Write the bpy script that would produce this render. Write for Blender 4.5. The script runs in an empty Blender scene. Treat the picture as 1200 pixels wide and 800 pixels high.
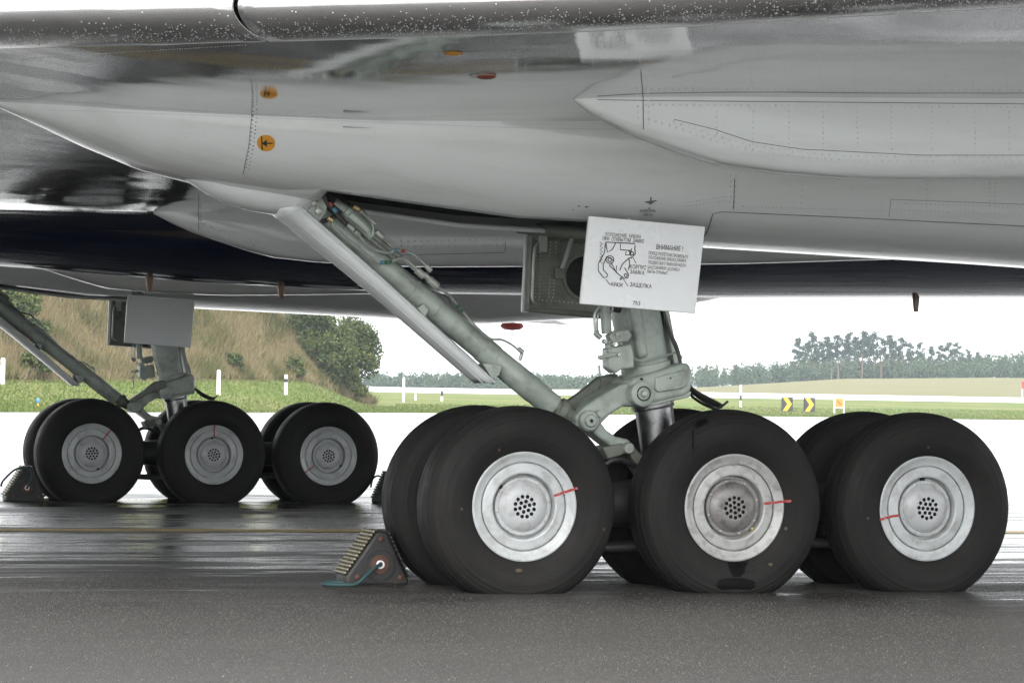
import bpy, bmesh, math, random
import numpy as np
from mathutils import Vector, Matrix
from mathutils.bvhtree import BVHTree
from mathutils import noise as NZ
random.seed(7); rng = np.random.default_rng(7)
SC = bpy.context.scene
COL = SC.collection
rad = math.radians

# ------------------------------------------------------------------ camera
F_PX, W_PX = 3361.82, 1200.0
CAM = np.array([-5.25844, -12.57995, 0.873369])
YAW, PITCH, ROLL = 0.317822, 0.0220467, 0.0165741
FW = np.array([math.sin(YAW)*math.cos(PITCH), math.cos(YAW)*math.cos(PITCH), math.sin(PITCH)])
_rt = np.array([math.cos(YAW), -math.sin(YAW), 0.0]); _up = np.cross(_rt, FW)
RT = _rt*math.cos(ROLL)+_up*math.sin(ROLL); UP = -_rt*math.sin(ROLL)+_up*math.cos(ROLL)
cd = bpy.data.cameras.new('camera'); cam = bpy.data.objects.new('camera', cd); COL.objects.link(cam)
cd.sensor_width = 36.0; cd.lens = F_PX/W_PX*36.0; cd.clip_start = 0.1; cd.clip_end = 9000
m = Matrix.Identity(4)
for i in range(3):
    m[i][0] = RT[i]; m[i][1] = UP[i]; m[i][2] = -FW[i]; m[i][3] = CAM[i]
cam.matrix_world = m
SC.camera = cam

# ------------------------------------------------------------------ sky, sun, exposure
SUN_EL, SUN_AZ = rad(42), rad(205)
wd = bpy.data.worlds.new('World'); SC.world = wd; wd.use_nodes = True
nt = wd.node_tree; bg = nt.nodes['Background']
sky = nt.nodes.new('ShaderNodeTexSky'); sky.sky_type = 'NISHITA'; sky.sun_disc = False
sky.sun_elevation = SUN_EL; sky.sun_rotation = SUN_AZ; sky.dust_density = 6.0; sky.air_density = 1.2
hs = nt.nodes.new('ShaderNodeHueSaturation'); hs.inputs['Saturation'].default_value = 0.12
mx = nt.nodes.new('ShaderNodeMixRGB'); mx.inputs['Fac'].default_value = 0.6
mx.inputs['Color2'].default_value = (7.6, 7.8, 8.0, 1)
nt.links.new(sky.outputs[0], hs.inputs['Color']); nt.links.new(hs.outputs[0], mx.inputs['Color1'])
nt.links.new(mx.outputs[0], bg.inputs['Color']); bg.inputs['Strength'].default_value = 0.15
sl = bpy.data.lights.new('sun', 'SUN'); sl.energy = 1.2; sl.angle = rad(25); sl.color = (1.0, 0.97, 0.93)
so = bpy.data.objects.new('sun', sl); COL.objects.link(so)
sd = Vector((math.sin(SUN_AZ)*math.cos(SUN_EL), math.cos(SUN_AZ)*math.cos(SUN_EL), math.sin(SUN_EL)))
so.rotation_euler = sd.to_track_quat('Z', 'Y').to_euler(); so.location = sd*60
SC.view_settings.view_transform = 'Standard'; SC.view_settings.look = 'None'
SC.view_settings.gamma = 1.0; SC.view_settings.use_curve_mapping = False
SC.view_settings.exposure = 1.75
SC.render.engine = 'CYCLES'
SC.cycles.use_denoising = True; SC.cycles.denoising_prefilter = 'NONE'
SC.cycles.max_bounces = 10; SC.cycles.diffuse_bounces = 4; SC.cycles.glossy_bounces = 5
SC.cycles.volume_bounces = 0; SC.cycles.caustics_reflective = True

# ------------------------------------------------------------------ pixel helpers (photo of 1200 x 800)
def ray(u, v): return FW+RT*(u-600)/F_PX-UP*(v-400)/F_PX
def PY(u, v, Y):
    d = ray(u, v); return CAM+d*((Y-CAM[1])/d[1])
def PZ(u, v, Z):
    d = ray(u, v); return CAM+d*((Z-CAM[2])/d[2])
HF = np.array([math.sin(YAW), math.cos(YAW), 0]); HR = np.array([math.cos(YAW), -math.sin(YAW), 0])
def fan(u, d, z=0.0):                    # u = lateral slope (metres sideways per metre ahead), d = metres ahead
    p = CAM+HF*d+HR*(u*d); p[2] = z; return p
def smooth(a, b, x):
    t = min(1, max(0, (x-a)/(b-a))); return t*t*(3-2*t)
def tab(xs, ys, x): return float(np.interp(x, xs, ys))

# ------------------------------------------------------------------ materials
MATS = {}
class NT:
    def __init__(s, name):
        s.m = bpy.data.materials.new(name); s.m.use_nodes = True
        s.t = s.m.node_tree; s.b = s.t.nodes['Principled BSDF']; s.out = s.t.nodes['Material Output']
        s.co = s.t.nodes.new('ShaderNodeTexCoord')
    def n(s, kind, **kw):
        x = s.t.nodes.new(kind)
        for k, v in kw.items(): setattr(x, k, v)
        return x
    def l(s, a, b): s.t.links.new(a, b)
    def noise(s, scale, detail=4, rough=0.55, stretch=None, src='Object', dist=0.0):
        x = s.n('ShaderNodeTexNoise'); x.inputs['Scale'].default_value = scale
        x.inputs['Detail'].default_value = detail; x.inputs['Roughness'].default_value = rough
        x.inputs['Distortion'].default_value = dist
        if stretch:
            mp = s.n('ShaderNodeMapping'); mp.inputs['Scale'].default_value = stretch
            s.l(s.co.outputs[src], mp.inputs[0]); s.l(mp.outputs[0], x.inputs['Vector'])
        else: s.l(s.co.outputs[src], x.inputs['Vector'])
        return x.outputs['Fac']
    def ramp(s, fac, stops):
        r = s.n('ShaderNodeValToRGB'); e = r.color_ramp.elements
        while len(e) < len(stops): e.new(0.5)
        for q, (p, c) in zip(e, stops):
            q.position = p; q.color = (c, c, c, 1) if isinstance(c, (int, float)) else (*c, 1)
        s.l(fac, r.inputs[0]); return r.outputs[0]
    def mix(s, fac, a, b, kind='MIX'):
        x = s.n('ShaderNodeMixRGB', blend_type=kind)
        for sock, v in ((x.inputs[0], fac), (x.inputs[1], a), (x.inputs[2], b)):
            if isinstance(v, (int, float)): sock.default_value = v
            elif isinstance(v, tuple): sock.default_value = (*v, 1)
            else: s.l(v, sock)
        return x.outputs[0]
    def math(s, op, a, b):
        x = s.n('ShaderNodeMath', operation=op)
        for sock, v in ((x.inputs[0], a), (x.inputs[1], b)):
            if isinstance(v, (int, float)): sock.default_value = v
            else: s.l(v, sock)
        return x.outputs[0]
    def bump(s, h, strength, dist=0.01, chain=None):
        x = s.n('ShaderNodeBump'); x.inputs['Strength'].default_value = strength; x.inputs['Distance'].default_value = dist
        s.l(h, x.inputs['Height'])
        if chain is not None: s.l(chain, x.inputs['Normal'])
        return x.outputs[0]
    def set(s, **kw):
        for k, v in kw.items():
            k = k.replace('_', ' ')
            k = {'Base color': 'Base Color', 'Ior': 'IOR', 'Specular': 'Specular IOR Level'}.get(k, k)
            i = s.b.inputs[k]
            if isinstance(v, tuple): i.default_value = (*v, 1)
            elif isinstance(v, (int, float)): i.default_value = v
            else: s.l(v, i)
        return s.m

def simple(name, c, rough=0.5, metal=0.0, var=0.12, scale=9.0, bump=0.0, bscale=60.0, dirt=None, dirt_amt=0.5, dirt_scale=3.0, stretch=None, spec=0.5):
    t = NT(name)
    a = tuple(x*(1-var) for x in c); b = tuple(min(1, x*(1+var)) for x in c)
    col = t.mix(t.noise(scale, 5, 0.6, stretch), a, b)
    if dirt:
        k = t.ramp(t.noise(dirt_scale, 7, 0.65, stretch), [(0.48, 0.0), (0.72, dirt_amt)])
        col = t.mix(k, col, dirt)
    r = t.ramp(t.noise(scale*1.7, 4), [(0.3, max(0.02, rough*0.8)), (0.7, min(1, rough*1.2))])
    t.set(Base_color=col, Roughness=r, Metallic=metal, Specular=spec)
    if bump: t.set(Normal=t.bump(t.noise(bscale, 4), bump, 0.004))
    MATS[name] = t.m; return t.m

# aircraft skins
def skin(name, c, rough, wav, spec=0.5, dirt=(0.22, 0.22, 0.2), dirt_amt=0.35, wscale=1.6, metal=0.0):
    t = NT(name)
    col = t.mix(t.noise(2.3, 6, 0.6), tuple(x*0.93 for x in c), tuple(x*1.05 for x in c))
    streak = t.ramp(t.noise(1.0, 8, 0.7, (1.2, 9.0, 9.0)), [(0.5, 0.0), (0.8, dirt_amt)])
    col = t.mix(streak, col, dirt)
    spots = t.ramp(t.noise(38, 3, 0.6), [(0.68, 0.0), (0.76, 0.25)])
    col = t.mix(spots, col, dirt)
    t.set(Base_color=col, Specular=spec, Metallic=metal,
          Roughness=t.ramp(t.noise(5, 5, 0.6), [(0.3, rough*0.75), (0.75, rough*1.35)]))
    b1 = t.bump(t.noise(wscale, 2, 0.45, (1, 1.6, 1)), wav, 0.05)
    b2 = t.bump(t.noise(230, 2), 0.03, 0.002, b1)
    t.set(Normal=b2); MATS[name] = t.m; return t.m
skin('pod_paint', (0.66, 0.685, 0.675), 0.085, 0.05, dirt_amt=0.22, wscale=2.2)
skin('fairing_paint', (0.53, 0.555, 0.545), 0.12, 0.04, dirt_amt=0.25, wscale=2.4)
skin('wing_paint', (0.58, 0.59, 0.585), 0.035, 0.11, wscale=1.1, metal=0.93, dirt=(0.3, 0.3, 0.29))
skin('slat_paint', (0.56, 0.56, 0.555), 0.19, 0.05, metal=0.85, dirt=(0.25, 0.25, 0.24))
skin('placard_paint', (0.68, 0.70, 0.70), 0.25, 0.05, dirt_amt=0.06)
skin('door_paint', (0.60, 0.625, 0.62), 0.22, 0.05, dirt_amt=0.12)
def fuselage_mat():
    t = NT('fuselage_paint')
    g = t.n('ShaderNodeNewGeometry'); sp = t.n('ShaderNodeSeparateXYZ'); t.l(g.outputs['Position'], sp.inputs[0])
    k = t.math('GREATER_THAN', sp.outputs[2], 3.1)
    col = t.mix(k, (0.005, 0.008, 0.034), (0.62, 0.63, 0.64))
    t.set(Base_color=col, Roughness=0.07, Specular=0.4, Normal=t.bump(t.noise(0.9, 2, 0.4, (0.6, 1, 1)), 0.08, 0.05))
    MATS['fuselage_paint'] = t.m
fuselage_mat()
simple('gear_green', (0.32, 0.365, 0.325), 0.36, dirt=(0.07, 0.065, 0.05), dirt_amt=0.6, dirt_scale=8, bump=0.08, bscale=90)
simple('gear_green_dark', (0.15, 0.165, 0.132), 0.5, dirt=(0.03, 0.028, 0.022), dirt_amt=0.75, dirt_scale=9, bump=0.1, bscale=70)
simple('bogie_black', (0.022, 0.022, 0.021), 0.5, dirt=(0.05, 0.045, 0.035), dirt_amt=0.6)
simple('bay_dark', (0.05, 0.055, 0.045), 0.7, dirt=(0.012, 0.012, 0.01), dirt_amt=0.9)
simple('steel_piston', (0.24, 0.24, 0.245), 0.34, metal=1.0, dirt=(0.05, 0.045, 0.04), dirt_amt=0.8, dirt_scale=12)
simple('pipe_metal', (0.33, 0.36, 0.33), 0.32, metal=0.35, dirt=(0.1, 0.09, 0.07), dirt_amt=0.5, dirt_scale=25)
simple('fitting', (0.36, 0.38, 0.34), 0.38, metal=0.4, dirt=(0.08, 0.07, 0.05), dirt_amt=0.7, dirt_scale=30)
simple('hose_black', (0.018, 0.017, 0.017), 0.45, dirt=(0.06, 0.05, 0.04), dirt_amt=0.4)
simple('band_blue', (0.05, 0.16, 0.25), 0.45); simple('band_green', (0.02, 0.10, 0.045), 0.45)
simple('band_red', (0.24, 0.025, 0.02), 0.45); simple('brass', (0.42, 0.33, 0.16), 0.35, metal=0.6)
simple('stain_rust', (0.40, 0.20, 0.05), 0.6)
simple('rim_paint', (0.42, 0.44, 0.44), 0.34, dirt=(0.13, 0.11, 0.10), dirt_amt=0.55, dirt_scale=15)
simple('cap_paint', (0.39, 0.405, 0.41), 0.32, dirt=(0.17, 0.11, 0.095), dirt_amt=0.6, dirt_scale=13)
simple('rim_worn', (0.37, 0.37, 0.36), 0.42, metal=0.1, dirt=(0.10, 0.09, 0.08), dirt_amt=0.7, dirt_scale=20)
simple('cap_worn', (0.20, 0.19, 0.185), 0.42, metal=0.25, dirt=(0.05, 0.045, 0.04), dirt_amt=0.95, dirt_scale=17)
simple('hole_black', (0.006, 0.006, 0.006), 0.8)
simple('mark_red', (0.30, 0.012, 0.010), 0.5, dirt=(0.5, 0.5, 0.5), dirt_amt=0.4, dirt_scale=60)
simple('dot_yellow', (0.06, 0.045, 0.025), 0.6)
simple('oil_stain', (0.003, 0.003, 0.003), 0.55, spec=0.08)
simple('black_ink', (0.012, 0.012, 0.012), 0.5); simple('ink_grey', (0.10, 0.10, 0.10), 0.5)
simple('sign_orange', (0.60, 0.27, 0.02), 0.4); simple('beacon_red', (0.20, 0.045, 0.015), 0.3)
simple('seam_dark', (0.10, 0.10, 0.10), 0.6); simple('rivet_grey', (0.50, 0.52, 0.51), 0.28, var=0.2, scale=40)
simple('mast_brown', (0.17, 0.09, 0.05), 0.4)
simple('white_plastic', (0.80, 0.80, 0.80), 0.4); simple('sign_yellow', (0.60, 0.34, 0.01), 0.4)
simple('panel_orange', (0.50, 0.17, 0.015), 0.5); simple('sign_black', (0.015, 0.015, 0.015), 0.5)
simple('chock_rubber', (0.017, 0.017, 0.017), 0.62, dirt=(0.05, 0.045, 0.036), dirt_amt=0.5, dirt_scale=18, bump=0.3, bscale=150)
simple('chock_rust', (0.075, 0.034, 0.022), 0.7, dirt=(0.07, 0.03, 0.02), dirt_amt=0.8, dirt_scale=40)
simple('cleat_brass', (0.19, 0.175, 0.13), 0.3, metal=0.5, dirt=(0.12, 0.09, 0.04), dirt_amt=0.7, dirt_scale=40)
simple('rope_green', (0.018, 0.05, 0.052), 0.7, bump=0.5, bscale=220)
simple('bark_pine', (0.10, 0.068, 0.05), 0.9, var=0.3); simple('bark', (0.10, 0.08, 0.06), 0.9, var=0.3)

def tyre_mat(name, c):
    t = NT(name)
    sp = t.n('ShaderNodeSeparateXYZ'); t.l(t.co.outputs['Object'], sp.inputs[0])
    r = t.math('SQRT', t.math('ADD', t.math('POWER', sp.outputs[0], 2.0), t.math('POWER', sp.outputs[2], 2.0)), 0.0)
    cv = t.n('ShaderNodeCombineXYZ'); t.l(r, cv.inputs[0])
    ring = t.n('ShaderNodeTexNoise'); ring.inputs['Scale'].default_value = 95; ring.inputs['Detail'].default_value = 3
    t.l(cv.outputs[0], ring.inputs['Vector'])
    col = t.mix(ring.outputs['Fac'], tuple(x*0.5 for x in c), tuple(x*1.7 for x in c))
    d = t.ramp(t.noise(5.5, 7, 0.7), [(0.45, 0.0), (0.75, 0.55)])
    col = t.mix(d, col, (0.024, 0.0215, 0.019))
    t.set(Base_color=col, Roughness=t.ramp(t.noise(9, 5), [(0.3, 0.5), (0.7, 0.72)]), Specular=0.12)
    b = t.bump(ring.outputs['Fac'], 0.6, 0.006)
    t.set(Normal=t.bump(t.noise(160, 3), 0.12, 0.003, b)); MATS[name] = t.m
tyre_mat('tyre_rubber', (0.0125, 0.012, 0.0115)); 

def droplet_mat():
    t = NT('water'); t.set(Base_color=(0.42, 0.43, 0.435), Roughness=0.08, Transmission_Weight=0.3, IOR=1.33); MATS['water'] = t.m  # pale base colour stands in for sky light caught in the drops
droplet_mat()

def asphalt():
    t = NT('wet_asphalt')
    grain = t.noise(150, 3, 0.7); grain2 = t.noise(90, 2, 0.6)
    big = t.noise(0.9, 5, 0.6, (0.16, 1.0, 1.0)); mid = t.noise(4.0, 5, 0.65, (0.22, 1.2, 1))
    col = t.mix(t.ramp(grain, [(0.30, 0.0), (0.72, 1.0)]), (0.019, 0.0175, 0.016), (0.054, 0.050, 0.045))
    peb = t.ramp(grain2, [(0.60, 0.0), (0.70, 0.6)])
    col = t.mix(peb, col, (0.13, 0.122, 0.11))
    col = t.mix(t.ramp(t.noise(0.55, 6, 0.7, (0.5, 1.3, 1)), [(0.38, 0.0), (0.66, 0.6)]), col, (0.016, 0.0155, 0.015))
    # sheltered, dampness doubling as painted contact shadow by the tyres, more standing water beyond
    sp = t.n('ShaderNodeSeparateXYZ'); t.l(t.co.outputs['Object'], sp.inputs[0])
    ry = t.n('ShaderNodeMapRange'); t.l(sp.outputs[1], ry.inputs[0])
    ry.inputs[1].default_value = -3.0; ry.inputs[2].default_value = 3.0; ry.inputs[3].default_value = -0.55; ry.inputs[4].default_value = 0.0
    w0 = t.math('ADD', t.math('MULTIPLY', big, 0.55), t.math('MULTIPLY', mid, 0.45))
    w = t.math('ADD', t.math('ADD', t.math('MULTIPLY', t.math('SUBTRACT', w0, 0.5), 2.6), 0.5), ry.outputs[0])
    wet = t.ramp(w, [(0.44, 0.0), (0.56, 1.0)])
    damp_shade = t.ramp(w, [(0.14, 0.0), (0.46, 1.0)])
    col = t.mix(damp_shade, col, t.mix(1.0, col, (0.55, 0.55, 0.56), 'MULTIPLY'))
    rr = t.mix(damp_shade, (0.60, 0.60, 0.60), (0.32, 0.32, 0.32)); rr = t.mix(wet, rr, (0.07, 0.07, 0.07))
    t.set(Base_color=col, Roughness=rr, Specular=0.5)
    inv = t.math('SUBTRACT', 1.0, wet)
    bm = t.n('ShaderNodeBump'); bm.inputs['Distance'].default_value = 0.006
    t.l(t.math('ADD', t.math('MULTIPLY', inv, 0.72), 0.05), bm.inputs['Strength']); t.l(grain, bm.inputs['Height'])
    b2 = t.bump(t.noise(6.0, 5, 0.7, (0.22, 1.5, 1)), 0.40, 0.03, bm.outputs[0])
    t.set(Normal=b2); MATS['asphalt'] = t.m
    t = NT('wet_concrete')
    c = t.mix(t.noise(0.5, 6, 0.65), (0.27, 0.265, 0.255), (0.40, 0.39, 0.375))
    wet = t.ramp(t.noise(0.35, 5, 0.6, (0.25, 1, 1)), [(0.38, 0.0), (0.58, 1.0)])
    c = t.mix(wet, c, t.mix(1.0, c, (0.72, 0.72, 0.72), 'MULTIPLY'))
    stk = t.ramp(t.noise(0.8, 7, 0.7, (0.07, 1, 1)), [(0.50, 0.0), (0.62, 0.85)]); c = t.mix(stk, c, (0.07, 0.068, 0.065))
    t.set(Base_color=c, Roughness=t.mix(stk, t.mix(wet, (0.34, 0.34, 0.34), (0.12, 0.12, 0.12)), (0.5, 0.5, 0.5)), Specular=0.5, Normal=t.bump(t.noise(7.0, 5, 0.65, (0.3, 1.2, 1)), 0.35, 0.03)); MATS['wet_concrete'] = t.m
asphalt()
t = NT('yellow_line'); k = t.ramp(t.noise(14, 6, 0.7), [(0.50, 0.0), (0.68, 0.7)])
t.set(Base_color=t.mix(k, (0.60, 0.42, 0.14), (0.10, 0.085, 0.06)), Roughness=0.65, Normal=t.bump(t.noise(150, 3), 0.3, 0.004)); MATS['yellow_line'] = t.m
t = NT('lawn_green'); c = t.mix(t.noise(0.35, 6, 0.65), (0.055, 0.090, 0.016), (0.11, 0.135, 0.032))
c = t.mix(t.ramp(t.noise(0.05, 5, 0.6), [(0.45, 0.0), (0.62, 0.8)]), c, (0.15, 0.135, 0.055))
t.set(Base_color=c, Roughness=0.9, Specular=0.1, Normal=t.bump(t.noise(5, 4), 0.8, 0.12)); MATS['lawn'] = t.m
t = NT('field_dry'); c = t.mix(t.noise(0.02, 6, 0.65, (1, 3.5, 1)), (0.085, 0.095, 0.038), (0.17, 0.145, 0.08))
c = t.mix(t.ramp(t.noise(0.4, 5, 0.7), [(0.4, 0.0), (0.75, 0.6)]), c, (0.13, 0.11, 0.06))
t.set(Base_color=c, Roughness=0.95, Specular=0.05); MATS['field'] = t.m
t = NT('bank_earth'); c = t.mix(t.noise(0.25, 6, 0.65), (0.07, 0.07, 0.028), (0.16, 0.125, 0.06))
t.set(Base_color=c, Roughness=0.95, Specular=0.05); MATS['bank'] = t.m
t = NT('pale_concrete'); c = t.mix(t.noise(0.12, 5, 0.6), (0.32, 0.32, 0.32), (0.42, 0.42, 0.42))
t.set(Base_color=c, Roughness=0.35); MATS['concrete'] = t.m
def leaf(name, a, b, c, trans=0.25):
    t = NT(name); o = t.n('ShaderNodeNewGeometry')
    col = t.ramp(o.outputs['Random Per Island'], [(0.0, a), (0.5, b), (1.0, c)])
    t.set(Base_color=col, Roughness=0.7, Specular=0.2)
    tr = t.n('ShaderNodeBsdfTranslucent'); t.l(col, tr.inputs[0])
    ms = t.n('ShaderNodeMixShader'); ms.inputs[0].default_value = trans
    t.l(t.b.outputs[0], ms.inputs[1]); t.l(tr.outputs[0], ms.inputs[2]); t.l(ms.outputs[0], t.out.inputs['Surface'])
    MATS[name] = t.m
leaf('leaf_bush', (0.028, 0.05, 0.014), (0.065, 0.09, 0.025), (0.13, 0.13, 0.045))
leaf('leaf_bush_light', (0.05, 0.08, 0.02), (0.10, 0.125, 0.035), (0.19, 0.17, 0.06))
leaf('needle', (0.014, 0.028, 0.014), (0.022, 0.042, 0.02), (0.04, 0.056, 0.026), 0.1)
leaf('forest_leaf', (0.025, 0.045, 0.02), (0.042, 0.066, 0.025), (0.07, 0.085, 0.033), 0.1)
leaf('grass_dry', (0.17, 0.13, 0.07), (0.26, 0.21, 0.12), (0.115, 0.105, 0.048), 0.3)
t = NT('grit'); o_ = t.n('ShaderNodeNewGeometry')
t.set(Base_color=t.ramp(o_.outputs['Random Per Island'], [(0.0, (0.016, 0.0148, 0.0135)), (0.6, (0.044, 0.041, 0.037)), (0.95, (0.058, 0.054, 0.048)), (1.0, (0.15, 0.14, 0.12))]), Roughness=0.6, Specular=0.3); MATS['grit'] = t.m
leaf('grass_olive', (0.06, 0.07, 0.022), (0.095, 0.10, 0.032), (0.14, 0.12, 0.05), 0.3)
leaf('grass_green', (0.055, 0.088, 0.018), (0.088, 0.122, 0.028), (0.13, 0.145, 0.048), 0.3)

# ------------------------------------------------------------------ mesh builder
class MB:
    def __init__(s): s.v = []; s.f = []
    def add(s, vs, fs):
        o = len(s.v); s.v += [tuple(float(c) for c in p) for p in vs]; s.f += [tuple(i+o for i in q) for q in fs]; return s
    def box(s, c, d, rot=None):
        c = Vector(c); vs = []
        for x in (-.5, .5):
            for y in (-.5, .5):
                for z in (-.5, .5):
                    p = Vector((x*d[0], y*d[1], z*d[2]))
                    if rot is not None: p = rot @ p
                    vs.append(c+p)
        return s.add(vs, [(0, 1, 3, 2), (4, 6, 7, 5), (0, 4, 5, 1), (2, 3, 7, 6), (0, 2, 6, 4), (1, 5, 7, 3)])
    def tube(s, pts, r, n=12, cap=True):
        pts = [Vector(p) for p in pts]; rs = r if isinstance(r, (list, tuple)) else [r]*len(pts)
        vs = []; fs = []; prev = None
        for i, p in enumerate(pts):
            d = (pts[min(i+1, len(pts)-1)]-pts[max(i-1, 0)]).normalized()
            if prev is None:
                a = d.orthogonal().normalized()
            else:
                a = (prev-d*prev.dot(d)).normalized()
            prev = a; b = d.cross(a)
            for k in range(n):
                t = 2*math.pi*k/n; vs.append(p+(a*math.cos(t)+b*math.sin(t))*rs[i])
        for i in range(len(pts)-1):
            for k in range(n):
                fs.append((i*n+k, i*n+(k+1) % n, (i+1)*n+(k+1) % n, (i+1)*n+k))
        if cap:
            fs.append(tuple(range(n))[::-1]); fs.append(tuple((len(pts)-1)*n+k for k in range(n)))
        return s.add(vs, fs)
    def lathe(s, prof, o, axis, n=32, close=False, cap=False):   # prof: (radius, height along axis)
        o = Vector(o); ax = Vector(axis).normalized(); a = ax.orthogonal().normalized(); b = ax.cross(a)
        vs = []; fs = []; m_ = len(prof)
        for r, h in prof:
            for k in range(n):
                t = 2*math.pi*k/n; vs.append(o+ax*h+(a*math.cos(t)+b*math.sin(t))*r)
        for i in range(m_ if close else m_-1):
            j = (i+1) % m_
            for k in range(n): fs.append((i*n+k, i*n+(k+1) % n, j*n+(k+1) % n, j*n+k))
        if cap:
            fs.append(tuple(range(n))[::-1]); fs.append(tuple((m_-1)*n+k for k in range(n)))
        return s.add(vs, fs)
    def prism(s, poly, d):                                       # poly: 3D loop, d: extrusion vector
        poly = [Vector(p) for p in poly]; d = Vector(d); n = len(poly)
        vs = poly+[p+d for p in poly]
        fs = [tuple(range(n))[::-1], tuple(range(n, 2*n))]+[(i, (i+1) % n, n+(i+1) % n, n+i) for i in range(n)]
        return s.add(vs, fs)
    def grid(s, rows):
        n = len(rows[0]); vs = [p for r in rows for p in r]
        return s.add(vs, [(i*n+k, i*n+k+1, (i+1)*n+k+1, (i+1)*n+k) for i in range(len(rows)-1) for k in range(n-1)])
    def mesh(s, name, smooth_=True, ang=38, recalc=True):
        me = bpy.data.meshes.new(name); me.from_pydata(s.v, [], s.f)
        if recalc:
            b = bmesh.new(); b.from_mesh(me); bmesh.ops.recalc_face_normals(b, faces=b.faces); b.to_mesh(me); b.free()
        if smooth_:
            me.polygons.foreach_set('use_smooth', [True]*len(me.polygons)); me.set_sharp_from_angle(angle=rad(ang))
        me.update(); return me
    def build(s, name, mat, parent=None, smooth_=True, ang=38, bevel=0.0, seg=2, recalc=True):
        return link(name, s.mesh(name, smooth_, ang, recalc), mat, parent, bevel, seg)
def link(name, me, mat, parent=None, bevel=0.0, seg=2):
    o = bpy.data.objects.new(name, me); COL.objects.link(o)
    if mat and not me.materials: me.materials.append(MATS[mat])
    if parent is not None: attach(o, parent)
    if bevel:
        b = o.modifiers.new('bevel', 'BEVEL'); b.width = bevel; b.segments = seg; b.limit_method = 'ANGLE'; b.angle_limit = rad(35)
    return o
def world_loc(o):
    p = Matrix.Identity(4)
    while o is not None:
        p = o.matrix_parent_inverse @ o.matrix_basis @ p if o.parent else o.matrix_basis @ p
        o = o.parent
    return p
def attach(o, parent):
    o.parent = parent; o.matrix_parent_inverse = world_loc(parent).inverted()
def empty(name, loc=(0, 0, 0), rz=0.0):
    o = bpy.data.objects.new(name, None); COL.objects.link(o); o.location = loc; o.rotation_euler = (0, 0, rz)
    o.empty_display_size = 0.2; return o
def tag(o, label=None, cat=None, group=None, kind=None):
    if label: o['label'] = label
    if cat: o['category'] = cat
    if group: o['group'] = group
    if kind: o['kind'] = kind
    return o
def quads(name, V, mat, parent=None, n=4):                       # V: (k, n, 3) loose faces
    V = np.asarray(V, dtype=np.float32); k = V.shape[0]
    me = bpy.data.meshes.new(name); me.vertices.add(k*n); me.vertices.foreach_set('co', V.reshape(-1))
    me.loops.add(k*n); me.loops.foreach_set('vertex_index', np.arange(k*n, dtype=np.int32))
    me.polygons.add(k); me.polygons.foreach_set('loop_start', np.arange(0, k*n, n, dtype=np.int32))
    me.polygons.foreach_set('loop_total', np.full(k, n, dtype=np.int32)); me.update(); me.validate()
    return link(name, me, mat, parent)
def bvh(o):
    me = o.data; mw = world_loc(o)
    return BVHTree.FromPolygons([mw @ v.co for v in me.vertices], [tuple(p.vertices) for p in me.polygons])

# ------------------------------------------------------------------ ground and far setting
g = MB(); R_ = 4000
g.add([(-R_, -R_, 0), (R_, -R_, 0), (R_, R_, 0), (-R_, R_, 0)], [(0, 1, 2, 3)])
tag(g.build('apron', 'wet_concrete'), kind='structure')  # runs on unseen behind the camera, kept pale there to bounce light underneath
g = MB(); g.add([(-300, -5.2, .004), (300, -5.2, .004), (300, 13.6, .004), (-300, 13.6, .004)], [(0, 1, 2, 3)])
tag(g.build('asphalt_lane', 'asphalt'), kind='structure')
n_ = 190000; dd_ = np.sqrt(rng.uniform(8.4**2, 17.0**2, n_)); uu_ = rng.uniform(-.27, .27, n_)
GP = CAM[None]+HF[None]*dd_[:, None]+HR[None]*(uu_*dd_)[:, None]; GP[:, 2] = .0035; keep = (GP[:, 1] > -5.1)&(rng.random(n_) < np.clip((2.4-GP[:, 1])/3.0, 0, 1)); GP = GP[keep]; n_ = len(GP)
an = rng.uniform(0, 6.28, n_); rs_ = rng.uniform(.0016, .0042, n_)[:, None]; TRI = []
for k in range(3):
    a0 = an+k*2.094; a1 = a0+2.094
    e0 = np.stack([np.cos(a0), np.sin(a0), 0*a0], 1)*rs_; e1 = np.stack([np.cos(a1), np.sin(a1), 0*a1], 1)*rs_
    TRI.append(np.stack([GP+e0, GP+e1, GP+np.array([0, 0, 1.0])*rs_*rng.uniform(.5, .9, (n_, 1))*(1 if k == 0 else 1)], 1))
top = TRI[0][:, 2]; TRI[1][:, 2] = top; TRI[2][:, 2] = top
tag(quads('asphalt_grit', np.concatenate(TRI), 'grit', None, 3), 'coarse stone grit standing proud of the asphalt in the foreground', 'grit', kind='stuff')
g = MB(); g.add([(-60, 6.00, .008), (60, 6.00, .008), (60, 6.34, .008), (-60, 6.34, .008)], [(0, 1, 2, 3)])
tag(g.build('taxi_line', 'yellow_line'), kind='structure')

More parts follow.
